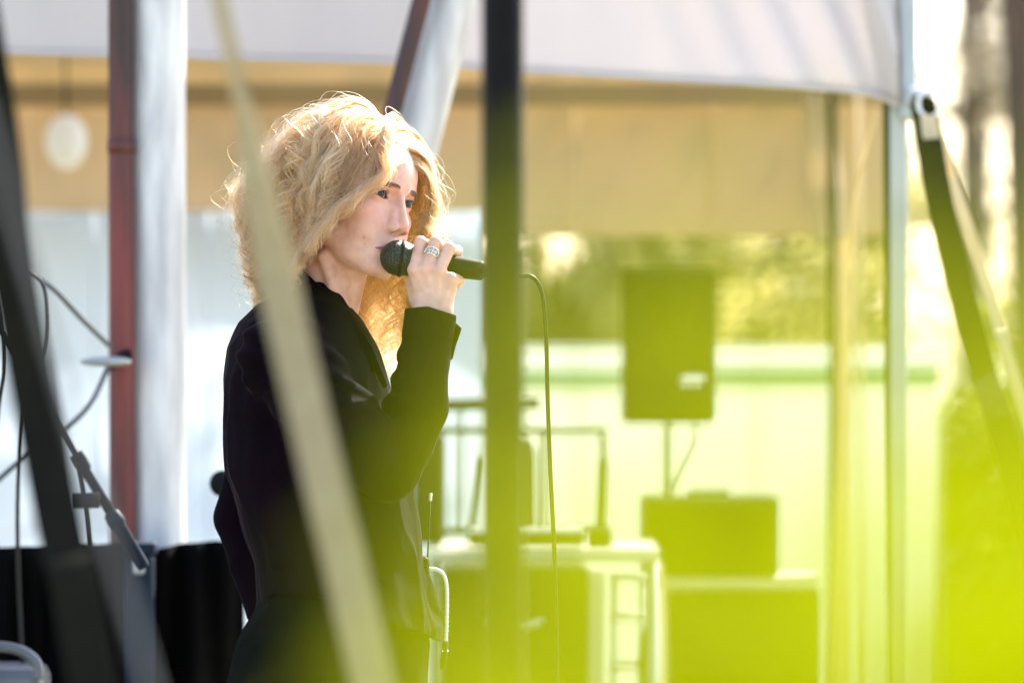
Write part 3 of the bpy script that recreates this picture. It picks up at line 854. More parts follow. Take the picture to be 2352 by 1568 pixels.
print('head...')
VH, QH = surface_nets(head_sdf, (-84, -112, -215), (84, 122, 122), 1.25)
lipd = np.minimum.reduce([cap(np.abs(VH*[1, 0, 0])+VH*[0, 1, 1], (0, 92.5, -69.8), (12, 90.5, -71.2), 4.0, 3.9),
                          cap(np.abs(VH*[1, 0, 0])+VH*[0, 1, 1], (12, 90.5, -71.2), (24.5, 80.5, -76.2), 3.9, 1.6),
                          cap(np.abs(VH*[1, 0, 0])+VH*[0, 1, 1], (0, 91.5, -78), (12, 89.2, -79.4), 5.0, 4.4),
                          cap(np.abs(VH*[1, 0, 0])+VH*[0, 1, 1], (12, 89.2, -79.4), (23.5, 80.5, -77.2), 4.4, 1.6)])
lip_w = np.clip(1-lipd/1.6, 0, 1)
aVH = np.abs(VH[:, 0])
blush = np.exp(-(((aVH-38)/18)**2+((VH[:, 2]+28)/20)**2))*(VH[:, 1] > 30)*.6 + np.exp(-(((VH[:, 0])/14)**2+((VH[:, 2]+36)/12)**2))*(VH[:, 1] > 85)*.8 + \
    np.exp(-(((aVH-31)/20)**2+((VH[:, 2]-2)/11)**2))*(VH[:, 1] > 50)*.75 + (lip_w > 0)*0
lidline = np.clip(1-np.abs(lens_fn(aVH, VH[:, 2])-0.3)/1.5, 0, 1)*(VH[:, 1] > 66)*(np.abs(VH[:, 2]) < 12)
VHw = h2w(VH)

# ---- hand round the microphone (world metres handled in mm)
MIC_C = P(912, 592, -.085)
MIC_AX = np.array([math.cos(.150), 0.03, -math.sin(.150)]); MIC_AX /= np.linalg.norm(MIC_AX)
MIC_F = MIC_C-MIC_AX*.0245
def mm(u, v, y): return P(u, v, y/1000.0)*1000
WR = mm(994, 716, -110)
ELB = mm(900, 1070, -141)
FING = [ # MCP, PIP, DIP, TIP ; radii
    ([mm(953, 618, -111), mm(966, 557, -98), mm(979, 562, -62), mm(984, 592, -50)], (9.8, 8.6, 7.6, 6.6)),
    ([mm(979, 616, -115), mm(1000, 558, -101), mm(1006, 560, -62), mm(1010, 594, -49)], (10.0, 8.9, 7.8, 6.8)),
    ([mm(1008, 622, -114), mm(1032, 571, -102), mm(1050, 576, -64), mm(1050, 606, -51)], (9.6, 8.5, 7.5, 6.6)),
    ([mm(1036, 640, -108), mm(1055, 640, -84), mm(1050, 652, -62), mm(1040, 650, -52)], (8.8, 7.5, 6.6, 5.8)),
]
TH = [mm(962, 690, -100), mm(950, 645, -78), mm(966, 622, -56), mm(990, 606, -48)]
def mic_dist(p):
    q = p-MIC_F*1000
    s = q@MIC_AX
    r = np.linalg.norm(q-s[:, None]*MIC_AX, axis=1)
    return r-np.interp(s, [0, 2, 6, 12, 20, 28, 40, 48, 54, 60, 175], [0, 9, 16, 21.5, 24.6, 25.4, 23.4, 20.3, 17.6, 16.2, 14.0])
def hand_sdf(p):
    # forearm: two bones give a flat oval wrist
    ax = (WR-ELB)/np.linalg.norm(WR-ELB)
    side = np.array([1.0, .25, .1]); side -= ax*(side@ax); side /= np.linalg.norm(side)
    fa = np.minimum(9e9, cap(p, WR-side*11+ax*8, ELB-side*8, 17, 25))
    fa = smin(fa, cap(p, WR+side*11+ax*4, ELB+side*8, 16.5, 25), 14)
    # palm
    f = fa
    for i, (c, r) in enumerate(FING):
        w0 = WR+side*(-13+i*8.6)+ax*10
        f = smin(f, cap(p, w0+np.array([0, 3, 0]), c[0]+np.array([0, 3, -2]), 12.5, 10.8), 9)
    f = smin(f, cap(p, (FING[0][0][0]+WR)/2+np.array([-1, 9, -4]), (FING[3][0][0]+WR)/2+np.array([2, 10, -2]), 13, 12), 10)
    # knuckles and tendons
    for i, (c, r) in enumerate(FING):
        f = smin(f, sph(p, c[0]+np.array([0, -2.2, 0]), r[0]-1.2), 5)
        w0 = WR+side*(-9+i*6)+ax*16
        f = smin(f, cap(p, w0+np.array([0, -11.0, 0]), c[0]+np.array([0, -7.2, -3]), 2.2, 2.6), 6)
    # fingers
    for c, r in FING:
        g = cap(p, c[0], c[1], r[0]*.93, r[1])
        g = smin(g, sph(p, c[1], r[1]+.5), 2)
        g = smin(g, cap(p, c[1], c[2], r[1]*.97, r[2]), 3)
        g = smin(g, cap(p, c[2], c[3], r[2], r[3]), 3)
        f = smin(f, g, 3.2)
    g = cap(p, TH[0], TH[1], 14, 11)
    g = smin(g, cap(p, TH[1], TH[2], 10.5, 9.2), 5)
    g = smin(g, cap(p, TH[2], TH[3], 9.2, 7.6), 4)
    f = smin(f, g, 8)
    return smax(f, -(mic_dist(p)+.2), 1.5)
print('hand...')
VA, QA = surface_nets(hand_sdf, np.minimum(WR, ELB)-np.array([75, 70, 60]), np.maximum(FING[2][0][1], ELB)+np.array([75, 130, 40]), 1.5)

# ---- trunk, far arm and legs (under the clothes)
SH_R, SH_L = mm(652, 818, -165), mm(668, 812, 165)
ELB_L, HAND_L = mm(553, 1190, 165), mm(612, 1425, 120)
def trunk_sdf(p):
    f = cap(p, mm(712, 860, 0), mm(745, 1250, 0), 95, 88)
    f = smin(f, cap(p, mm(700, 820, -110), mm(700, 820, 110), 55), 40)
    f = smin(f, cap(p, mm(722, 760, 15), mm(722, 860, 10), 50, 60), 30)
    f = smin(f, cap(p, mm(760, 1480, -70), mm(760, 1480, 70), 85), 40)
    f = smin(f, cap(p, SH_R, ELB, 48, 36), 20)
    f = smin(f, cap(p, SH_L, ELB_L, 42, 28), 20)
    f = smin(f, cap(p, ELB_L, HAND_L, 26, 20), 10)
    for i in range(4):
        f = smin(f, cap(p, HAND_L+np.array([0, -6, 0]), HAND_L+np.array([30+4*i, -14, -40+i*9]), 10, 7), 6)
    for s in (-1, 1):
        hip = np.array([mm(750, 0, 0)[0], s*85, 860.]); kn = np.array([mm(765, 0, 0)[0]+s*25, s*105, 480.]); an = np.array([mm(745, 0, 0)[0]+s*35, s*115, 95.])
        f = smin(f, cap(p, hip, kn, 80, 52), 25); f = smin(f, cap(p, kn, an, 52, 36), 15)
        f = smin(f, cap(p, an+np.array([0, 0, -45]), an+np.array([120, -15, -62]), 32, 24), 15)
    return f
VT, QT = surface_nets(trunk_sdf, (-650, -330, 0), (30, 330, 1420), 8.0)

# ---- skin material
m, nt, b = new_mat('skin')
b.inputs['Roughness'].default_value = 0.46
b.inputs['Specular IOR Level'].default_value = 0.4
b.inputs['Subsurface Weight'].default_value = 0.35
b.inputs['Subsurface Radius'].default_value = (1.0, 0.32, 0.16)
b.inputs['Subsurface Scale'].default_value = 0.006
tc = N(nt, 'ShaderNodeTexCoord')
no = N(nt, 'ShaderNodeTexNoise'); no.inputs['Scale'].default_value = 45; no.inputs['Detail'].default_value = 5
nt.links.new(tc.outputs['Object'], no.inputs['Vector'])
rp = N(nt, 'ShaderNodeValToRGB')
rp.color_ramp.elements[0].position, rp.color_ramp.elements[1].position = .34, .66
rp.color_ramp.elements[0].color = (0.55, 0.300, 0.225, 1); rp.color_ramp.elements[1].color = (0.67, 0.415, 0.335, 1)
nt.links.new(no.outputs['Fac'], rp.inputs['Fac'])
vor = N(nt, 'ShaderNodeTexVoronoi'); vor.inputs['Scale'].default_value = 110
nt.links.new(tc.outputs['Object'], vor.inputs['Vector'])
fr = N(nt, 'ShaderNodeMapRange'); fr.inputs['From Min'].default_value = .07; fr.inputs['From Max'].default_value = .16
fr.inputs['To Min'].default_value = .30; fr.inputs['To Max'].default_value = 0
nt.links.new(vor.outputs['Distance'], fr.inputs['Value'])
n3 = N(nt, 'ShaderNodeTexNoise'); n3.inputs['Scale'].default_value = 30
nt.links.new(tc.outputs['Object'], n3.inputs['Vector'])
frm = N(nt, 'ShaderNodeMapRange'); frm.inputs['From Min'].default_value = .5; frm.inputs['From Max'].default_value = .68
nt.links.new(n3.outputs['Fac'], frm.inputs['Value'])
fm = N(nt, 'ShaderNodeMath', operation='MULTIPLY')
nt.links.new(fr.outputs[0], fm.inputs[0]); nt.links.new(frm.outputs[0], fm.inputs[1])
def mixcol(fac, a, bcol):
    mx = N(nt, 'ShaderNodeMix', data_type='RGBA')
    nt.links.new(fac, mx.inputs['Factor']); nt.links.new(a, mx.inputs['A'])
    mx.inputs['B'].default_value = (*bcol, 1)
    return mx.outputs['Result']
def attr(nm):
    a = N(nt, 'ShaderNodeAttribute', attribute_name=nm); return a.outputs['Fac']
c = mixcol(fm.outputs[0], rp.outputs['Color'], (0.30, 0.13, 0.08))
c = mixcol(attr('blush'), c, (0.62, 0.29, 0.22))
c = mixcol(attr('lip'), c, (0.38, 0.13, 0.12))
c = mixcol(attr('lidline'), c, (0.06, 0.03, 0.025))
c = mixcol(attr('mark'), c, (0.10, 0.055, 0.045))
nt.links.new(c, b.inputs['Base Color'])
n2 = N(nt, 'ShaderNodeTexNoise'); n2.inputs['Scale'].default_value = 420; n2.inputs['Detail'].default_value = 3
nt.links.new(tc.outputs['Object'], n2.inputs['Vector'])
bp_ = N(nt, 'ShaderNodeBump'); bp_.inputs['Strength'].default_value = .12; bp_.inputs['Distance'].default_value = .001
nt.links.new(n2.outputs['Fac'], bp_.inputs['Height']); nt.links.new(bp_.outputs[0], b.inputs['Normal'])
M['skin'] = m

V = np.vstack([VHw, VA/1000, VT/1000])
Q = np.vstack([QH, QA+len(VH), QT+len(VH)+len(VA)])
me = np_mesh('person', V, Q, M['skin'])
def pad(a): return np.concatenate([a, np.zeros(len(V)-len(a))]).astype(np.float32)
for nm, arr in (('lip', lip_w), ('blush', np.clip(blush, 0, .75)), ('lidline', lidline)):
    at = me.attributes.new(nm, 'FLOAT', 'POINT'); at.data.foreach_set('value', pad(arr))
mk = np.zeros(len(V))
kk = 36/196/2352*(CAM_D+V[:, 1]); uu = 1176+V[:, 0]/kk; vv = 784-(V[:, 2]-CAM_Z)/kk
for (mu, mv, mr, mw) in ((836, 546, 1.9, .8), (838, 561, 1.6, .55), (800, 601, 1.7, .5), (905, 606, 1.4, .4), (822, 612, 1.5, .45), (952, 571, 2.4, .6), (950, 577, 1.8, .55), (806, 690, 1.5, .5)):
    mk += mw*np.exp(-((uu-mu)**2+(vv-mv)**2)/(2*mr*mr))*(V[:, 1] < .02)
at = me.attributes.new('mark', 'FLOAT', 'POINT'); at.data.foreach_set('value', np.clip(mk*.65, 0, .9).astype(np.float32))
# knuckle flush on the hand
kn = np.zeros(len(V), np.float32)
hp = VA
for c, r in FING:
    for j in (0, 1):
        kn[len(VH):len(VH)+len(VA)] += np.exp(-(np.linalg.norm(hp-c[j], axis=1)/13)**4)*.45
bl = np.zeros(len(V), np.float32); me.attributes['blush'].data.foreach_get('value', bl)
me.attributes['blush'].data.foreach_set('value', np.clip(bl+kn, 0, .75).astype(np.float32))
person = bpy.data.objects.new('person', me)
link(person)
tag(person, 'person with curly blond hair in a dark velvet shirt singing into a microphone', 'person')

# ---- eyes
m, nt, b = new_mat('eye')
b.inputs['Roughness'].default_value = 0.05
b.inputs['Specular IOR Level'].default_value = .3
tc = N(nt, 'ShaderNodeTexCoord')
sp = N(nt, 'ShaderNodeSeparateXYZ'); nt.links.new(tc.outputs['Object'], sp.inputs[0])
rp = N(nt, 'ShaderNodeValToRGB'); rp.color_ramp.interpolation = 'LINEAR'
el = rp.color_ramp.elements
el[0].position = 0.0; el[0].color = (.40, .33, .31, 1)
el[1].position = 1.0; el[1].color = (.004, .004, .004, 1)
for pos, colr in ((.845, (.42, .34, .32)), (.868, (.010, .009, .008)), (.90, (.034, .028, .024)), (.955, (.040, .031, .024)), (.965, (.002, .002, .002))):
    e_ = el.new(pos); e_.color = (*colr, 1)
dv_ = N(nt, 'ShaderNodeMath', operation='DIVIDE'); dv_.inputs[1].default_value = .0125
nt.links.new(sp.outputs['Z'], dv_.inputs[0]); nt.links.new(dv_.outputs[0], rp.inputs['Fac'])
nt.links.new(rp.outputs['Color'], b.inputs['Base Color'])
M['eye'] = m
gz_yaw, gz_pitch = math.radians(43), math.radians(4)
gaze = Vector((math.sin(gz_yaw)*math.cos(gz_pitch), -math.cos(gz_yaw)*math.cos(gz_pitch), math.sin(gz_pitch)))
for s in (1, -1):
    bm = bmesh.new(); bmesh.ops.create_uvsphere(bm, u_segments=40, v_segments=28, radius=.0125)
    o = bm_obj('eye', bm, M['eye'], person, smooth=True)
    o.location = h2w(EYE_C*np.array([s, 1, 1]))
    o.rotation_euler = gaze.to_track_quat('Z', 'Y').to_euler()

# ---- hair strands
def hair_obj(name, strands, radii, material, parent):
    """strands: list/array (n, k, 3) world points"""
    S = np.asarray(strands, np.float32)
    n_, k_ = S.shape[:2]
    cu = bpy.data.hair_curves.new(name)
    cu.add_curves([k_]*n_)
    cu.position_data.foreach_set('vector', S.reshape(-1))
    at = cu.attributes.get('radius') or cu.attributes.new('radius', 'FLOAT', 'POINT')
    at.data.foreach_set('value', np.asarray(radii, np.float32).reshape(-1))
    cu.materials.append(material)
    o = bpy.data.objects.new(name, cu)
    return link(o, parent)

def hair_mat(name, col, rough=.3, rad=.35, var=.25):
    m = bpy.data.materials.new(name); m.use_nodes = True
    nt = m.node_tree; nt.nodes.remove(nt.nodes['Principled BSDF'])
    h = N(nt, 'ShaderNodeBsdfHairPrincipled')
    h.parametrization = 'COLOR'
    h.inputs['Color'].default_value = (*col, 1)
    h.inputs['Roughness'].default_value = rough
    h.inputs['Radial Roughness'].default_value = rad
    h.inputs['Random Roughness'].default_value = .15
    if 'Random Color' in h.inputs: h.inputs['Random Color'].default_value = var
    info = N(nt, 'ShaderNodeAttribute', attribute_name='tone')
    rp = N(nt, 'ShaderNodeValToRGB')
    rp.color_ramp.elements[0].color = (col[0]*.34, col[1]*.27, col[2]*.20, 1)  # dark end of the tone range also stands in for shadows between locks
    rp.color_ramp.elements[1].color = (min(col[0]*1.5, .95), min(col[1]*1.55, .9), min(col[2]*1.7, .8), 1)
    nt.links.new(info.outputs['Fac'], rp.inputs['Fac'])
    nt.links.new(rp.outputs['Color'], h.inputs['Color'])
    nt.links.new(h.outputs[0], nt.nodes['Material Output'].inputs['Surface'])
    return m
M['hair'] = hair_mat('blond_hair', (0.30, 0.158, 0.062))
M['brow'] = hair_mat('brow_hair', (0.06, 0.035, 0.022), rough=.4)

# clothes' shape first: the hair rests on it
TV = np.array([640, 660, 700, 740, 800, 870, 960, 1080, 1200, 1300, 1380, 1440, 1500])
TUL = np.array([700, 668, 590, 552, 526, 514, 511, 520, 550, 583, 590, 578, 575])
TUR = np.array([770, 785, 803, 832, 862, 886, 915, 940, 958, 968, 992, 1008, 1000])
TB = np.array([.030, .055, .125, .165, .185, .19, .185, .175, .168, .165, .172, .18, .18])
def torso_fn(pm, grow=0.0):
    v = 784-(pm[:, 2]/1000-CAM_Z)/k0
    ul, ur, bb = np.interp(v, TV, TUL), np.interp(v, TV, TUR), np.interp(v, TV, TB)*1000
    c = ((ul+ur)/2-1176)*k0*1000; a = (ur-ul)/2*k0*1000
    q = np.sqrt(((pm[:, 0]-c)/a)**2+((pm[:, 1]-8)/bb)**2)
    return np.maximum((q-1)*np.minimum(a, bb)*.85, (648-v)*k0*1000)
print('hair...')
GR = RH.T@np.array([0, 0, -1.0])              # gravity in head space
def hair_body(p):
    f = ell(p, (0, -8, 28), (73, 93, 84))
    f = smin(f, ell(p, (0, 27, 20), (63, 62, 62)), 12)
    f = smin(f, ell(p, (0, 29, -34), (58, 55, 76)), 14)
    f = smin(f, cap(p, NECK_A, NECK_B, 51, 56), 16)
    return f
def grad(fn, p, e=2.0):
    g = np.stack([(fn(p+np.eye(3)[i]*e)-fn(p-np.eye(3)[i]*e)) for i in range(3)], 1)
    return g/(np.linalg.norm(g, axis=1)[:, None]+1e-9)
def roots(n_, r):
    out = []
    C = np.array([0, -8, 28.]); R = np.array([73, 93, 84.])
    while sum(len(o_) for o_ in out) < n_:
        d = r.normal(size=(n_, 3)); d /= np.linalg.norm(d, axis=1)[:, None]
        p = C+d*R
        zl = np.interp(p[:, 1], [-60, -20, 0, 25, 45, 62, 75], [-58, -42, -26, -6, 24, 47, 52])
        out.append(p[p[:, 2] > zl])
    return np.vstack(out)[:n_]
r = np.random.default_rng(21)
NG, NSUB, NPER, NP = 430, 3600, 11, 46
NS = NSUB*NPER
G0 = roots(NG, r)
PART = 4.0
CZ = np.array([-140, -120, -75, -30, -15, 0, 15, 50, 64, 80]); CS = np.array([-66, -60, -43, -18, -4, 11, 23, 46, 60, 140])
def curtain(p, m_, k, jit=0.0):
    """the near side hair is swept back off the face along a slanting line"""
    s = -.69*p[:, 0]+.72*p[:, 1]
    ex = np.maximum(s-np.interp(p[:, 2], CZ, CS)-jit, 0)*m_*k
    return p+ex[:, None]*np.array([.69, -.72, 0])
def grow(p0, length, h, lift, steps, r, ds):
    n_ = len(p0)
    nrm = (p0-np.array([0, -8, 28.]))/np.array([73, 93, 84.])**2; nrm /= np.linalg.norm(nrm, axis=1)[:, None]
    sx = np.tanh((p0[:, 0]+PART)/6.0+r.normal(size=n_)*.5)
    front = np.clip((p0[:, 1]+15)/60, 0, 1)
    top = np.clip((p0[:, 2]-70)/30, 0, 1)
    d = np.stack([sx*(.35+.75*front), -.55+.50*front, -.25+.10*front], 1)
    d = d-nrm*(d*nrm).sum(1)[:, None]
    d /= np.linalg.norm(d, axis=1)[:, None]
    d = d+nrm*(lift+.5*top)[:, None]; d /= np.linalg.norm(d, axis=1)[:, None]
    p = p0.copy(); path = [p.copy()]
    for s in range(steps-1):
        sl = (s+1)*ds
        g = GR[None, :]
        d = d+g*.085*(np.minimum(1, .5+sl/90)*(ds/6))[:, None]
        d /= np.linalg.norm(d, axis=1)[:, None]
        p = p+d*ds[:, None]
        sd = hair_body(p)
        he = h*np.clip(sl/np.where(p0[:, 2] > 60, 45, 70), 0, 1)**.8
        he = he*np.interp(p[:, 2], [-150, -100, -60, -20, 50, 95], [.45, .7, 1.0, 1.08, .54, .40])
        gd = grad(hair_body, p)
        push = np.maximum(he-sd, 0)
        p = p+gd*push[:, None]
        pull = np.maximum(sd-he-3, 0)*.22*np.clip(1.35-sl/190, .12, 1)
        p = p-gd*pull[:, None]
        dn = np.where(push[:, None] > .01, 1, 0)
        d = d-gd*np.minimum((d*gd).sum(1), 0)[:, None]*dn*.9
        d /= np.linalg.norm(d, axis=1)[:, None]+1e-9
        p = curtain(p, p0[:, 0] > -PART, .45)
        path.append(p.copy())
    return np.stack(path, 1)
near = G0[:, 0] > 0
backk = G0[:, 1] < -10
length = np.where(near, 262, 345)*1.0
length = np.where(backk, 248, length)*r.uniform(.78, 1.1, NG)
lowr = np.clip((G0[:, 2]+40)/110, 0, 1)        # low roots need less length
length = length*(.60+.40*lowr)
hh = r.uniform(4, 36, NG)
hh = np.where(backk, r.uniform(8, 78, NG), hh)
hh = np.where(G0[:, 1] > 45, 4+hh*.5, hh)
gp = grow(G0, length, hh, r.uniform(.25, .75, NG), NP, r, length/(NP-1))

# thin sub-locks follow the nearest lock with its ringlet curl; single strands follow the sub-locks
def unit(n_): 
    q = r.normal(size=(n_, 3)); return q/np.linalg.norm(q, axis=1)[:, None]
S0 = roots(NSUB, r)
ex_ = roots(9000, np.random.default_rng(77)); ex_ = ex_[(np.abs(ex_[:, 0]+PART) < 13) & (ex_[:, 1] > 5)][:420]
S0[:len(ex_)] = ex_                             # the parting is thick with roots
gi = ((S0[:, None, :]-G0[None])**2).sum(2).argmin(1)
t = np.linspace(0, 1, NP)
tang = np.gradient(gp, axis=1); tang /= np.linalg.norm(tang, axis=2)[..., None]+1e-9
ref = np.array([.3, .4, .87])
n1 = np.cross(tang, ref); n1 /= np.linalg.norm(n1, axis=2)[..., None]+1e-9
n2_ = np.cross(tang, n1)
ph = r.uniform(0, 6.28, NG); wl = r.uniform(70, 135, NG); hand_ = np.where(r.random(NG) < .5, 1, -1)
camp = r.uniform(6, 14, NG)
straight = np.clip((G0[:, 1]-30)/40, 0, 1)*near      # front locks start smoother
jl = 1+r.normal(size=NSUB)*.07
arc = t[None, :]*(length[gi]*jl)[:, None]
grow_c = np.clip((arc-60-45*straight[gi][:, None])/135, 0, 1)**.9
pha = ph[gi][:, None]+r.normal(size=NSUB)[:, None]*.15+hand_[gi][:, None]*2*np.pi*arc/(wl[gi][:, None]*(1.35-.75*t[None, :]))
A = camp[gi][:, None]*grow_c*r.uniform(.7, 1.25, NSUB)[:, None]
off = (S0-G0[gi])
spread = (1-.74*t**.65)[None, :, None]
sub = gp[gi]+off[:, None, :]*spread+(r.normal(size=(NSUB, 3))*2.0)[:, None, :]*(t[None, :, None]**.6)
sub = sub+n1[gi]*(A*np.cos(pha))[..., None]+n2_[gi]*(.45*A*np.sin(pha))[..., None]
for kx in range(2):
    fv_ = unit(NSUB); fa_ = r.gamma(1.6, .42, NSUB); fw = r.uniform(34, 80, NSUB)
    sub = sub+fv_[:, None, :]*(fa_[:, None]*np.clip((arc-25)/110, 0, 1.5)*np.sin(arc/fw[:, None]*6.28+r.uniform(0, 6.28, NSUB)[:, None]))[..., None]
si = np.repeat(np.arange(NSUB), NPER)
gs = gi[si]
arc = arc[si]
path = sub[si]+(unit(NS)*r.uniform(.1, 1.25, NS)[:, None])[:, None, :]*(1.6-1.0*t)[None, :, None]
fv_ = unit(NS); fa_ = r.gamma(1.4, .30, NS); fw = r.uniform(24, 60, NS)
path = path+fv_[:, None, :]*(fa_[:, None]*np.clip(arc/70, 0, 1.8)*np.sin(arc/fw[:, None]*6.28+r.uniform(0, 6.28, NS)[:, None]))[..., None]
# flyaways
fl = r.random(NS) < np.where(hh[gs] > 42, .30, .15)
fv_ = unit(NS); fv_[:, 2] += .3
amp = np.minimum(r.gamma(2.0, 5.5, NS), 36)*fl
path = path+fv_[:, None, :]*(amp[:, None]*np.clip((arc-20)/140, 0, 1)**1.1)[..., None]
path = path+(n1[gs]*np.cos(arc/(14+r.uniform(0, 14, NS))[:, None]+ph[gs][:, None])[..., None])*(amp*.4)[:, None, None]*np.clip(arc/60, 0, 1)[..., None]
# keep strands off the skin
def face_keep(path):
    sh = path.shape
    p = path.reshape(-1, 3)
    sd = hair_body(p)
    m_ = sd < 1.0
    if m_.any():
        gd = grad(hair_body, p[m_])
        p[m_] += gd*(1.0-sd[m_])[:, None]
    return p.reshape(sh)
rj = np.random.default_rng(4)
sh_ = path.shape
path = curtain(path.reshape(-1, 3), np.repeat((S0[si][:, 0] > -PART), NP), .9, np.repeat(rj.normal(size=NSUB)[si]*5.0-2.5+rj.normal(size=NS)*2.0, NP)).reshape(sh_)
path[:, 2:] = face_keep(path[:, 2:].copy())
rad = np.linspace(1, .6, NP)[None, :]*(r.uniform(.00008, .00013, NS)*(1+.7*fl))[:, None]
hair = hair_obj('hair', h2w(path), rad, M['hair'], person)
at = hair.data.attributes.new('tone', 'FLOAT', 'CURVE')
tone = np.clip(r.normal(size=NG)[gs]*.22+r.normal(size=NSUB)[si]*.20+r.normal(size=NS)*.08+.5, 0, 1)
at.data.foreach_set('value', tone.astype(np.float32))
hair['label'] = 'shoulder length curly blond hair lit from behind'

# ---- brows and lashes
ys = np.linspace(120, 50, 141)
def surf_y(x, z):
    q = np.stack([np.full_like(ys, x), ys, np.full_like(ys, z)], 1)
    f = head_sdf(q)
    i = int(np.argmax(f < 0))
    return ys[i]
for s, nm in ((1, 'eyebrow'), (-1, 'eyebrow')):
    st = []
    for k in range(820):
        a = r.random()**.9
        x = 11+a*37; zc = 12.0+3.4*math.sin(min(a*1.15, 1)*2.3)-4.0*max(0, a-.7)/.3
        wz = 6.6*(1-a)**.5+2.2
        z = zc+r.uniform(-.5, .5)*wz
        y = surf_y(x*1.0, z)
        L = r.uniform(5, 8)*(1-.25*a)
        dirx, dirz = .45+.55*a, .75*(1-a)-.18*a
        pts = []
        for q in np.linspace(0, 1, 5):
            xx, zz_ = x+dirx*L*q, z+dirz*L*q*(1-.3*q)
            pts.append((s*xx, y-(.42*dirx*L*q)+.35+.9*math.sin(q*2.6), zz_))
        st.append(h2w(np.array(pts)))
    hair_obj(nm, st, np.tile(np.linspace(1, .4, 5)*.00015, (len(st), 1)), M['brow'], person)
    st = []
    for k in range(120):
        up = k < 84
        ax = r.uniform(20, 43.5)
        z0 = (math.sqrt(max(20.6**2-(ax-31)**2, 0))-14.8 if up else 23.5-math.sqrt(max(27.2**2-(ax-31.5)**2, 0)))+.10*(ax-31.5)
        rr = 13.5**2-(ax-EYE_C[0])**2-z0**2
        if rr <= 0: continue
        y0 = EYE_C[1]+math.sqrt(rr)
        L = r.uniform(5.5, 8.5) if up else r.uniform(2.5, 4)
        fan = (ax-30)/18
        pts = [(s*(ax+fan*L*.5*q), y0+L*.85*q, z0+(L*(.62*q*q-.15*q) if up else -L*.55*q)) for q in np.linspace(0, 1, 5)]
        st.append(h2w(np.array(pts)))
    hair_obj('eyelashes', st, np.tile(np.linspace(1, .3, 5)*.00012, (len(st), 1)), M['brow'], person)

# ---- clothes
m = mat('plum_velvet', (0.0020, 0.0007, 0.0020), 0.9, col2=(0.0040, 0.0011, 0.0038), scale=14, bump=0.08, bscale=300, sheen=0.18, sheen_tint=(0.62, 0.40, 0.50), spec=.04)
M['velvet'] = m
M['denim'] = mat('dark_denim', (0.0018, 0.0024, 0.002), 0.9, col2=(0.0034, 0.0042, 0.0036), scale=30, bump=0.3, bscale=500, spec=.03)
SL = [(SH_R, 62), (mm(700, 880, -182), 60), (mm(790, 985, -178), 56), (mm(893, 1072, -146), 46.5), (mm(920, 1020, -143), 45), (mm(955, 930, -138), 43), (mm(975, 830, -128), 38), (mm(988, 730, -116), 34.5), (mm(990, 640, -112), 34)]
COLA, COLB = mm(762, 632, 8), mm(722, 775, 18)
HEMU = np.array([500, 560, 600, 640, 720, 800, 870, 920, 965, 1015])
HEMV = np.array([1430, 1430, 1408, 1352, 1358, 1372, 1400, 1428, 1448, 1470])
def fold(p, seed, f0, sharp=.8):
    w = wav(p, seed, f0, 2)
    return 1-np.abs(w)**sharp*1.6
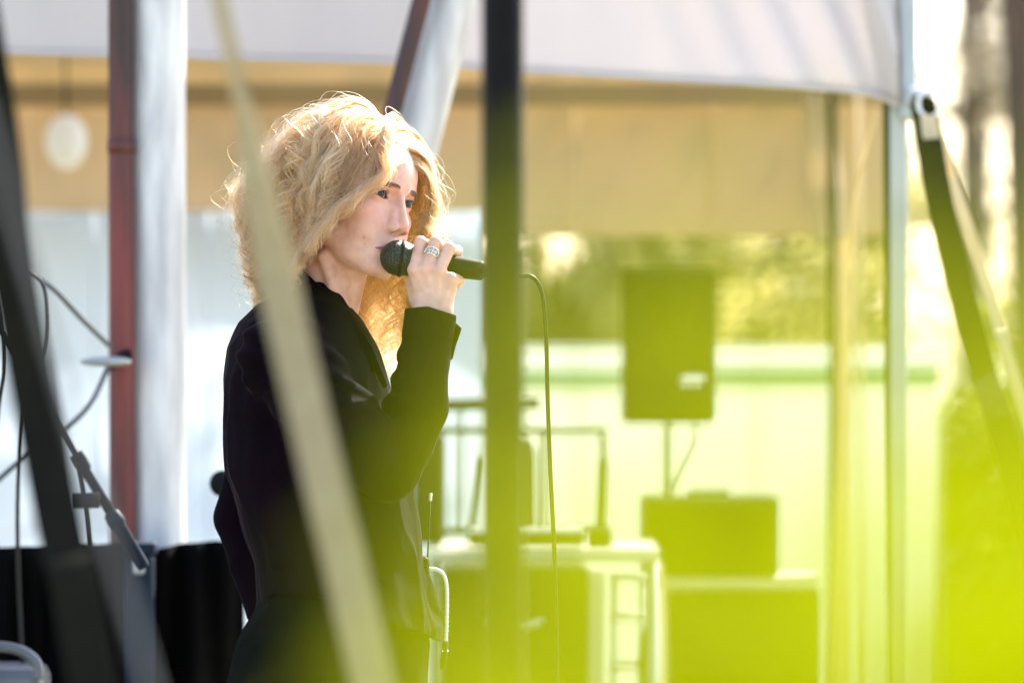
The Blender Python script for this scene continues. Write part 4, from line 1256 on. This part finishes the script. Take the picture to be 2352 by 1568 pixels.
def shirt_sdf(p):
    u = 1176+p[:, 0]/1000/k0; v = 784-(p[:, 2]/1000-CAM_Z)/k0
    f = torso_fn(p)
    arm = np.full(len(p), 1e9)
    for (a, ra), (b2, rb) in zip(SL[:-1], SL[1:]):
        arm = smin(arm, cap(p, a, b2, ra, rb), 6) if arm[0] < 1e8 else cap(p, a, b2, ra, rb)
    # creases of the sleeve: rings inside the bent elbow, long drags on the outside
    ax = (SL[7][0]-SL[3][0]); ax = ax/np.linalg.norm(ax)
    s = (p-SL[3][0])@ax
    inner = np.clip(((SL[5][0][0]-p[:, 0]))/28, 0, 1)
    arm = arm-3.4*np.sin(s*.165+wav(p, 5, .02, 1)*1.4)*inner*np.exp(-((s-95)/75)**2)
    arm = arm-(3.6*fold(p*np.array([1, 1, .45]), 11, .030)+1.0*wav(p, 12, .09, 1))*np.clip((v-770)/60, .12, 1)
    sa = (p-SH_R)@((SL[3][0]-SH_R)/np.linalg.norm(SL[3][0]-SH_R))
    arm = arm-1.5*np.exp(-((sa-22)/3.0)**2)+1.2*np.exp(-((sa-15)/4.0)**2)
    # cuff end (slanted), hollow
    cutv = 706+np.abs(u-985)*.10+np.maximum(u-985, 0)*.22
    arm = np.maximum(arm, (cutv-v)*k0*1000)
    hol = np.minimum(cap(p, SL[6][0], SL[7][0], 33.0, 29.6), cap(p, SL[7][0], SL[8][0], 29.6, 29.2))
    arm = np.where(v < 735, np.maximum(arm, -hol), arm)
    # seam step of the cuff
    arm = arm-1.0*((v > 706) & (v < 775))
    larm = smin(cap(p, SH_L, ELB_L, 52, 37), cap(p, ELB_L, HAND_L, 37, 27), 6)
    larm = larm-2.2*fold(p, 31, .035)
    fr = np.clip((u-760)/200, 0, 1)
    low = np.clip((v-1080)/250, 0, 1)
    f = f-(3.0+2.5*fr*low)*fold(p*np.array([1.3, 1, .33]), 22, .034)-3.2*fr*low*fold(p*np.array([1.5, 1, .4]), 57, .06)-1.2*wav(p, 23, .06, 2)
    # drag lines from the bent arm
    f = f-1.8*np.sin(((u-700)*.5+(v-900)*.75)*.045+wav(p, 8, .012, 1)*2)*np.clip((v-800)/200, 0, 1)*np.clip((1250-v)/200, 0, 1)
    f = smin(f, arm, 16)
    f = smin(f, larm, 10)
    # collar band and turned lapel
    cd = cap(p, COLA, COLB, 59, 70)
    col = np.abs(cd)-2.6
    col = np.maximum(col, ((655+(u-735)*.98)-v)*k0*1000*.71)
    col = np.maximum(col, (v-772)*k0*1000)
    f = smin(f, col, 4)
    lap = np.minimum(cap(p, mm(797, 722, -58), mm(845, 795, -82), 5.5), cap(p, mm(845, 795, -82), mm(884, 885, -70), 5.5, 4))
    f = smin(f, lap, 5)
    f = np.maximum(f, (v-np.interp(u, HEMU, HEMV)-4*np.sin(u*.07))*k0*1000)
    return f
print('shirt...')
VS, QS = surface_nets(shirt_sdf, (-470, -275, 905), (-40, 260, 1470), 2.4, lip=2.6)
# open neck: keep the cloth off the throat
thr = np.minimum(cap(VS, mm(770, 598, 12), mm(722, 775, 20), 52.5, 56.5), 1e9)
me = np_mesh('shirt', VS/1000, QS, M['velvet'])
shirt = link(bpy.data.objects.new('shirt', me), person)
# loose cuff flap standing off the wrist
def flap_fn(a, b):
    pu = (1033+27*a+2*math.sin(a*3), 732+22*a+b*(92-50*a*a)+4*math.sin(b*3))
    return P(pu[0]-b*2-a*b*14, pu[1], -.104-.020*a+.006*math.sin(b*4))
sheet('cuff', flap_fn, 12, 16, .0022, M['velvet'], shirt)
# belt line and jeans
JV = np.array([1290, 1330, 1380, 1440, 1480, 1568, 1700, 1850])
JUL = np.array([640, 622, 596, 562, 545, 522, 515, 525]); JUR = np.array([950, 962, 975, 985, 988, 985, 985, 985])
JB = np.array([.135, .14, .15, .16, .165, .17, .172, .17])
def jeans_sdf(p):
    v = 784-(p[:, 2]/1000-CAM_Z)/k0
    ul, ur, bb = np.interp(v, JV, JUL), np.interp(v, JV, JUR), np.interp(v, JV, JB)*1000
    c = ((ul+ur)/2-1176)*k0*1000; a = (ur-ul)/2*k0*1000
    f = (np.sqrt(((p[:, 0]-c)/a)**2+((p[:, 1]-0)/bb)**2)-1)*np.minimum(a, bb)*.85
    f = np.maximum(f, (1335-v)*k0*1000)
    f = np.maximum(f, (v-1800)*k0*1000)
    # waistband and back-pocket ridges
    f = f-1.8*np.exp(-((v-1362)/16)**8)-.8*np.exp(-((v-1480-.1*p[:, 1])/3)**2)
    legs = np.full(len(p), 1e9)
    for s in (-1, 1):
        x0 = mm(755, 0, 0)[0]
        hip = np.array([x0, s*82, 800.]); kn = np.array([x0+14+s*25, s*105, 470.]); an = np.array([x0-6+s*35, s*115, 90.])
        legs = np.minimum(legs, smin(cap(p, hip, kn, 102, 74), cap(p, kn, an, 74, 68), 20))
    legs = np.maximum(legs, 45-p[:, 2])
    f = smin(f, legs, 30)
    return f-2.0*fold(p*np.array([1, 1, .6]), 41, .03)-.6*wav(p, 43, .08, 1)
VJ, QJ = surface_nets(jeans_sdf, (-480, -250, 30), (-20, 250, 1060), 3.6, lip=2.6)
link(bpy.data.objects.new('jeans', np_mesh('jeans', VJ/1000, QJ, M['denim'])), person)
for s in (-1, 1):
    an = np.array([mm(755, 0, 0)[0]-6+s*35, s*115, 60.])
    def shoe_sdf(p, an=an):
        f = smin(cap(p, an+np.array([0, 0, -14]), an+np.array([150, -20, -32]), 46, 36), cap(p, an, an+np.array([0, 0, 40]), 44), 25)
        return np.maximum(f, 1-p[:, 2])
    Vq, Qq = surface_nets(shoe_sdf, an-np.array([90, 90, 66]), an+np.array([240, 90, 100]), 5.0)
    link(bpy.data.objects.new('shoe', np_mesh('shoe', Vq/1000, Qq, M['black_matt'])), person)

# ---- ring on the middle finger: openwork band
c0, c1 = FING[1][0][0]/1000, FING[1][0][1]/1000
axr = (c1-c0)/np.linalg.norm(c1-c0)
cen = c0+(c1-c0)*.60
e1 = np.cross(axr, [0, 1, 0]); e1 /= np.linalg.norm(e1); e2 = np.cross(axr, e1)
Vr, Fr = [], []
def addtube(pts, rr):
    v_, f_q = tube_geo(pts, rr, 8)
    o_ = len(Vr); Vr.extend(v_); Fr.extend([tuple(i+o_ for i in q) for q in f_q])
Rr = .0103
for off in (-.0052, .0052):
    addtube([cen+axr*(off+.0007*math.sin(a*5))+Rr*(math.cos(a)*e1+math.sin(a)*e2) for a in np.linspace(0, 6.283, 44)], .0008)
for i in range(12):
    a = i*6.283/12
    addtube([cen+axr*q*.0104+Rr*1.02*(math.cos(a+.25*math.sin(i*2.1)*q*2)*e1+math.sin(a+.25*math.sin(i*2.1)*q*2)*e2) for q in np.linspace(-.5, .5, 6)], .0008)
addtube([cen+axr*.0008*math.sin(a*6)+Rr*1.03*(math.cos(a)*e1+math.sin(a)*e2) for a in np.linspace(0, 6.283, 44)], .0006)
mesh_obj('finger_ring', Vr, Fr, M['chrome'], person)

# ================================================================== MICROPHONE, ITS CABLE, THE BELT PACK
def lathe(name, prof, m_, parent, seg=40):
    a1 = np.cross(MIC_AX, [0, 0, 1.0]); a1 /= np.linalg.norm(a1); a2_ = np.cross(MIC_AX, a1)
    V, F = [], []
    for s_, r_ in prof:
        for j in range(seg):
            t_ = j*6.28318/seg
            V.append(MIC_F+MIC_AX*s_/1000+(a1*math.cos(t_)+a2_*math.sin(t_))*r_/1000)
    for i in range(len(prof)-1):
        for j in range(seg):
            k = (j+1) % seg
            F.append((i*seg+j, i*seg+k, (i+1)*seg+k, (i+1)*seg+j))
    return mesh_obj(name, V, F, m_, parent)
mic = empty('microphone', tuple(MIC_C), 'black handheld microphone held at the singer mouth', 'microphone')
# wire-mesh grille: dark metal with a woven relief
m, nt, b = new_mat('grille_mesh')
b.inputs['Metallic'].default_value = .85; b.inputs['Roughness'].default_value = .38
tc = N(nt, 'ShaderNodeTexCoord')
vo = N(nt, 'ShaderNodeTexVoronoi', feature='F1'); vo.inputs['Scale'].default_value = 480; vo.inputs['Randomness'].default_value = .35
nt.links.new(tc.outputs['Object'], vo.inputs['Vector'])
rp = N(nt, 'ShaderNodeValToRGB'); rp.color_ramp.elements[0].position = .25; rp.color_ramp.elements[1].position = .6
rp.color_ramp.elements[0].color = (.002, .002, .002, 1); rp.color_ramp.elements[1].color = (.06, .06, .06, 1)
nt.links.new(vo.outputs['Distance'], rp.inputs['Fac']); nt.links.new(rp.outputs[0], b.inputs['Base Color'])
bp_ = N(nt, 'ShaderNodeBump'); bp_.inputs['Strength'].default_value = .9; bp_.inputs['Distance'].default_value = .0012
nt.links.new(vo.outputs['Distance'], bp_.inputs['Height']); nt.links.new(bp_.outputs[0], b.inputs['Normal'])
M['grille'] = m
lathe('grille', [(0, .2), (.6, 5), (2, 9.5), (4, 13.4), (7, 17.2), (11, 20.8), (16, 23.6), (22, 25.1), (28, 25.4), (33, 25.3), (38, 24.0), (44, 22.0), (50, 19.6), (54, 17.8)], M['grille'], mic, 56)
lathe('band', [(28.4, 25.2), (28.5, 26.3), (29.4, 26.7), (32.2, 26.7), (33.0, 26.3), (33.1, 25.2)], M['blackmetal'], mic, 56)
lathe('collar', [(53, 17.4), (54, 18.6), (58, 18.4), (60, 17.0)], M['blackmetal'], mic)
lathe('handle', [(59, 15), (60, 16.6), (75, 16.2), (110, 15.3), (142, 14.4), (148, 13.6), (149, 12.2), (149.2, 0.1)], M['blackmetal'], mic)
lathe('connector', [(148, 9.0), (150, 9.6), (166, 9.6), (167, 8.6), (178, 7.2), (192, 4.6), (194, 3.2)], M['blackmetal'], mic)
ce = MIC_F+MIC_AX*.190
o = tube('microphone_cable', [ce, ce+MIC_AX*.010, P(1222, 636, -.079), P(1241, 662, -.078), P(1250, 710, -.077), P(1255, 790, -.075), P(1258, 920, -.072), P(1264, 1080, -.07), P(1272, 1240, -.07), P(1277, 1400, -.07), P(1279, 1600, -.07), P(1270, 2100, -.07), P(1230, 2900, -.06), P(1150, 2975, .0)], .0031, M['cable'], n=110, seg=10)
tag(o, 'black microphone cable hanging from the end of the microphone', 'cable')

pk = empty('belt_pack', tuple(P(972, 1350, .02)), 'radio belt pack with upright antenna and cable coloured white as if lit at the singer hip', 'belt pack')
c = P(966, 1345, .045); box_obj('body', tuple(c), (.024, .062, .085), M['blackmetal'], pk, bev=.004)
tube('antenna', [P(981, 1318, .03), P(983, 1262, .03), P(989, 1136, .03)], [.0016, .0012, .0011], M['cable'], pk, seg=8, n=None)
tube('antenna_tip', [P(988.6, 1150, .03), P(989, 1132, .03)], .0023, M['white_plastic'], pk, seg=8)
tube('antenna_base', [P(979, 1332, .03), P(981, 1300, .03), P(982.5, 1278, .03)], [.0046, .004, .0018], M['blackmetal'], pk, seg=10)
cab = spline([P(986, 1306, .03), P(1003, 1308, .03), P(1019, 1320, .03), P(1026, 1352, .03), P(1026, 1420, .03), P(1024, 1474, .03)], 90)
tube('cable', cab, .0030+.0006*np.sin(np.arange(90)*1.9)*(np.arange(90) < 90), M['white_plastic'], pk, seg=10)  # sunlight on the cable is put into its white colour
tube('plug', [P(1024, 1472, .03), P(1022, 1490, .03), P(1019, 1512, .03), P(1016, 1535, .03)], [.0040, .0046, .0050, .0035], M['blackmetal'], pk, seg=12)
for du in (-5, 6):
    bm = bmesh.new(); bmesh.ops.create_uvsphere(bm, u_segments=12, v_segments=8, radius=.0022)
    bmesh.ops.translate(bm, vec=P(1021+du, 1494, .027), verts=bm.verts)
    bm_obj('screw', bm, M['chrome'], pk, smooth=True)

# ================================================================== THE SHRUB JUST BEFORE THE LENS
m, nt, b = new_mat('young_leaf')
b.inputs['Base Color'].default_value = (0.10, 0.11, 0.002, 1); b.inputs['Roughness'].default_value = .6
b.inputs['Specular IOR Level'].default_value = .05
tr_ = N(nt, 'ShaderNodeBsdfTranslucent')
tc = N(nt, 'ShaderNodeTexCoord'); no = N(nt, 'ShaderNodeTexNoise'); no.inputs['Scale'].default_value = 60
nt.links.new(tc.outputs['Object'], no.inputs['Vector'])
rp = N(nt, 'ShaderNodeValToRGB'); rp.color_ramp.elements[0].color = (.158, .190, .0, 1); rp.color_ramp.elements[1].color = (.198, .230, .0, 1)
nt.links.new(no.outputs['Fac'], rp.inputs['Fac']); nt.links.new(rp.outputs[0], tr_.inputs['Color'])
mx = N(nt, 'ShaderNodeMixShader'); mx.inputs['Fac'].default_value = .75
nt.links.new(b.outputs[0], mx.inputs[1]); nt.links.new(tr_.outputs[0], mx.inputs[2])
nt.links.new(mx.outputs[0], nt.nodes['Material Output'].inputs['Surface'])
M['leaf'] = m
M['stem'] = mat('green_stem', (.12, .13, .03), .7, col2=(.16, .14, .05), scale=80)
SB = np.array([.11, -7.40, 0.0])
shrub = empty('shrub', tuple(SB), 'shrub with yellow green sunlit leaves close to the lens at lower right', 'shrub')
rs = np.random.default_rng(5)
stem_pts = spline([SB, SB+[.012, .01, .5], SB+[-.005, -.02, 1.0], SB+[-.01, -.035, 1.22], SB+[-.02, -.045, 1.30]], 30)
Vq, Fq = tube_geo(stem_pts, np.linspace(.007, .0018, 30), 8)
for sgn in (.15, .9, .5, .3):
    st_ = stem_pts[rs.integers(14, 22)]
    bv, bf = tube_geo(spline([st_, st_+[.05*sgn, .01, .12], st_+[.10*sgn, .0, .26]], 10), np.linspace(.003, .0012, 10), 6)
    o_ = len(Vq); Vq = list(Vq)+list(bv); Fq += [tuple(i+o_ for i in q) for q in bf]
def leaf_mesh(L, W, bend, fold_, name):
    nu, nv = 13, 7
    V, F = [], []
    for i in range(nu):
        a = i/(nu-1)
        w = W*math.sin(math.pi*min(a**.8, 1))**.8*(1-.15*a)*.5+.0006
        for j in range(nv):
            c_ = (j/(nv-1))*2-1
            V.append((c_*w*math.cos(fold_*abs(c_)), a*L, -bend*L*a*a+abs(c_)*w*math.sin(fold_)+.0006*math.sin(a*40)*abs(c_)))
    for i in range(nu-1):
        for j in range(nv-1):
            F.append((i*nv+j, i*nv+j+1, (i+1)*nv+j+1, (i+1)*nv+j))
    for k_ in range(3):       # petiole as a thin three-sided stalk
        V.append((.0007*math.cos(k_*2.09), .001, .0007*math.sin(k_*2.09)))
    for k_ in range(3):
        V.append((.0007*math.cos(k_*2.09), -.018, .0007*math.sin(k_*2.09)-.002))
    o_ = nu*nv
    for k_ in range(3):
        q = (k_+1) % 3
        F.append((o_+k_, o_+q, o_+3+q, o_+3+k_))
    me = bpy.data.meshes.new(name); me.from_pydata(V, [], F); me.update()
    me.polygons.foreach_set('use_smooth', [True]*len(me.polygons)); me.materials.append(M['leaf'])
    return me
LM = [leaf_mesh(rs.uniform(.057, .063), rs.uniform(.029, .033), rs.uniform(.05, .35), rs.uniform(.1, .4), 'leaf') for _ in range(6)]
# leaf sprays: (x mm, z mm from the lens axis, distance from the lens m, lean of the leaf in radians)
LEAF_BIG = [(-250.2, -101.6, 0.575, 1.2), (38.8, -31.1, 0.51, 0.79), (-170.5, 91.7, 0.581, 2.05), (-85.3, -250.6, 0.547, 1.27), (241.4, -495.3, 0.584, 2.55), (88.6, 17.3, 0.5, 1.61), (-46.2, 107.9, 0.598, 2.06), (-20.7, -123.8, 0.527, 2.48), (367.5, -49.7, 0.515, 1.6), (-114.0, 177.5, 0.533, 2.9), (164.2, 53.6, 0.591, 1.72), (330.4, -171.2, 0.547, 2.72), (68.2, -62.4, 0.542, 2.04), (33.2, -72.4, 0.577, 0.77), (-431.1, 6.2, 0.553, 2.9), (-17.5, -309.6, 0.52, 2.46), (447.6, -421.9, 0.514, 1.13), (89.0, -18.0, 0.584, 2.53), (223.3, 257.8, 0.587, 1.86), (-182.5, -467.9, 0.562, 0.2), (86.6, -35.6, 0.514, 2.9), (-46.4, -223.9, 0.606, 1.58), (754.6, 122.3, 0.578, 0.93), (252.7, -22.4, 0.503, 0.2), (91.7, 214.8, 0.608, 0.7), (39.5, -352.2, 0.542, 0.56), (370.4, -769.7, 0.576, 1.74), (9.8, -73.2, 0.543, 1.49), (170.1, -191.1, 0.508, 0.2), (-225.4, -410.2, 0.574, 0.4), (-702.9, 101.1, 0.604, 2.68), (163.7, 219.7, 0.601, 0.58), (-275.4, -212.3, 0.529, 2.9), (73.8, -457.6, 0.532, 1.56)]
LEAF_SMALL = [(12.9, -16.2, 1.021, 1.61), (104.7, 4.8, 0.918, 2.46), (17.8, 18.4, 1.066, 0.2), (5.3, -39.6, 0.948, 2.09), (237.8, -49.4, 1.078, 1.78), (-81.1, -334.7, 1.077, 2.38), (-464.2, -60.6, 0.986, 1.88), (55.5, 22.0, 1.068, 0.43), (-106.7, -148.8, 1.049, 0.2), (57.9, -39.3, 1.016, 2.42), (-121.3, 363.3, 0.954, 2.9), (-6.4, -45.3, 0.983, 2.89), (543.5, 73.6, 0.989, 2.13), (62.0, -199.0, 1.057, 1.74), (96.9, -36.9, 1.055, 0.71), (144.7, -37.7, 1.013, 2.9), (-2.1, -63.9, 1.073, 2.9), (180.5, -157.8, 1.052, 1.26), (61.8, -67.6, 1.052, 1.4), (57.6, -7.8, 0.923, 0.34), (21.2, -7.2, 1.059, 0.44), (-4.3, -90.5, 0.977, 2.47), (-6.5, -29.2, 1.058, 1.59), (36.6, -54.8, 1.0, 1.49), (237.2, -2.0, 0.919, 0.66), (12.5, -56.8, 1.023, 2.9), (51.4, -59.4, 1.059, 0.93), (-17.4, -78.5, 1.076, 0.2), (65.6, -44.8, 0.951, 0.76), (213.0, -475.5, 0.982, 2.9), (8.0, -4.6, 0.918, 2.9), (-15.6, -240.1, 0.941, 2.51), (-103.7, -94.0, 0.921, 1.8), (-143.2, -102.3, 1.056, 2.9), (74.7, -36.1, 1.043, 2.9), (203.6, -365.8, 0.918, 2.35), (38.9, -13.3, 0.884, 1.01), (-205.8, -184.8, 1.04, 2.87), (-211.3, -222.9, 0.957, 2.9), (41.7, -25.6, 0.978, 0.88), (401.8, -113.0, 1.012, 1.57), (-9.3, -268.9, 1.061, 2.29), (267.2, -39.7, 1.026, 1.21), (-18.1, -90.4, 0.999, 1.21), (91.1, -3.0, 0.965, 0.8), (78.2, -19.1, 0.889, 0.77)]
def add_leaf(pos, nrm, along):
    o = bpy.data.objects.new('leaf', LM[rs.integers(6)])
    z = Vector(nrm).normalized(); y = Vector(along); y = (y-z*y.dot(z)).normalized(); x = y.cross(z)
    mtx = Matrix((x, y, z)).transposed().to_4x4()
    o.parent = shrub
    mtx.translation = Vector(pos)
    o.matrix_parent_inverse = Matrix.Translation(shrub.location).inverted()
    o.matrix_basis = mtx
    COL.objects.link(o)
sunv = np.array(SUN_DIR)
def spray(L_, half):
    pts = []
    for x_, z_, d_, th_ in L_:
        c_ = np.array([x_/1000, d_-8, CAM_Z+z_/1000])
        al = np.array([math.cos(th_), rs.normal()*.12, math.sin(th_)])
        add_leaf(c_-al*half, np.array([0, -1.0, 0])+rs.normal(size=3)*.14, al)
        pts.append(c_-al*(half+.016))
    return pts
def twigs(pts, stem, lo, hi, r_, Vq, Fq):
    for k_, e_ in enumerate(pts):
        q = stem[lo+(k_*7) % (hi-lo)]
        q = q if q[2] < e_[2]-.01 else stem[lo]
        bv, bf = tube_geo(spline([q, q*.45+e_*.55+np.array([.004, 0, -.02]), e_], 8), np.linspace(r_, r_*.4, 8), 5)
        o_ = len(Vq); Vq = list(Vq)+list(bv); Fq = Fq+[tuple(i+o_ for i in f3) for f3 in bf]
    return Vq, Fq
spray_pts = spray(LEAF_BIG+[(44, -28, .56, 1.2), (60, -30, .57, 2.0), (52, -46, .55, .6), (66, -52, .58, 1.5), (40, -52, .57, 2.4), (72, -36, .56, .9), (58, -64, .56, 1.8)], .030)
Vq, Fq = twigs([q for q in spray_pts if q[0] > .03][::2], stem_pts, 18, 27, .0004, Vq, Fq)
mesh_obj('stem', Vq, Fq, M['stem'], shrub)
for i in range(60):
    q = stem_pts[rs.integers(6, 29)]
    a = rs.uniform(0, 6.28); al = np.array([math.cos(a), math.sin(a)*.7, .35])
    pos = q+al*.018
    if pos[2] > 1.18: pos[2] -= .3
    add_leaf(pos, np.array([0, 0, 1])+rs.normal(size=3)*.4, al)
shrub2 = empty('shrub', (.17, -7.02, 0), 'second shrub with small yellow green leaves a little farther from the lens', 'shrub')
st2 = spline([(.17, -7.02, 0), (.16, -7.0, .6), (.145, -7.02, 1.05), (.12, -7.0, 1.30)], 24)
Vq, Fq = tube_geo(st2, np.linspace(.006, .0012, 24), 8)
LM2 = [leaf_mesh(rs.uniform(.0235, .0255), rs.uniform(.0112, .0125), rs.uniform(.05, .35), rs.uniform(.1, .4), 'leaf') for _ in range(5)]
shrub, LM_big = shrub2, LM
LM[:] = LM2+[LM2[0]]
leaf_pts = spray(LEAF_SMALL, .012)
Vq, Fq = twigs([q for q in leaf_pts if q[0] > .02][::3], st2, 12, 22, .0004, Vq, Fq)
mesh_obj('stem', Vq, Fq, M['stem'], shrub2)
for i in range(40):
    q = st2[rs.integers(5, 18)]
    a = rs.uniform(0, 6.28); al = np.array([math.cos(a), math.sin(a)*.7, .35])
    add_leaf(q+al*.015, np.array([0, 0, 1])+rs.normal(size=3)*.4, al)
print('built')
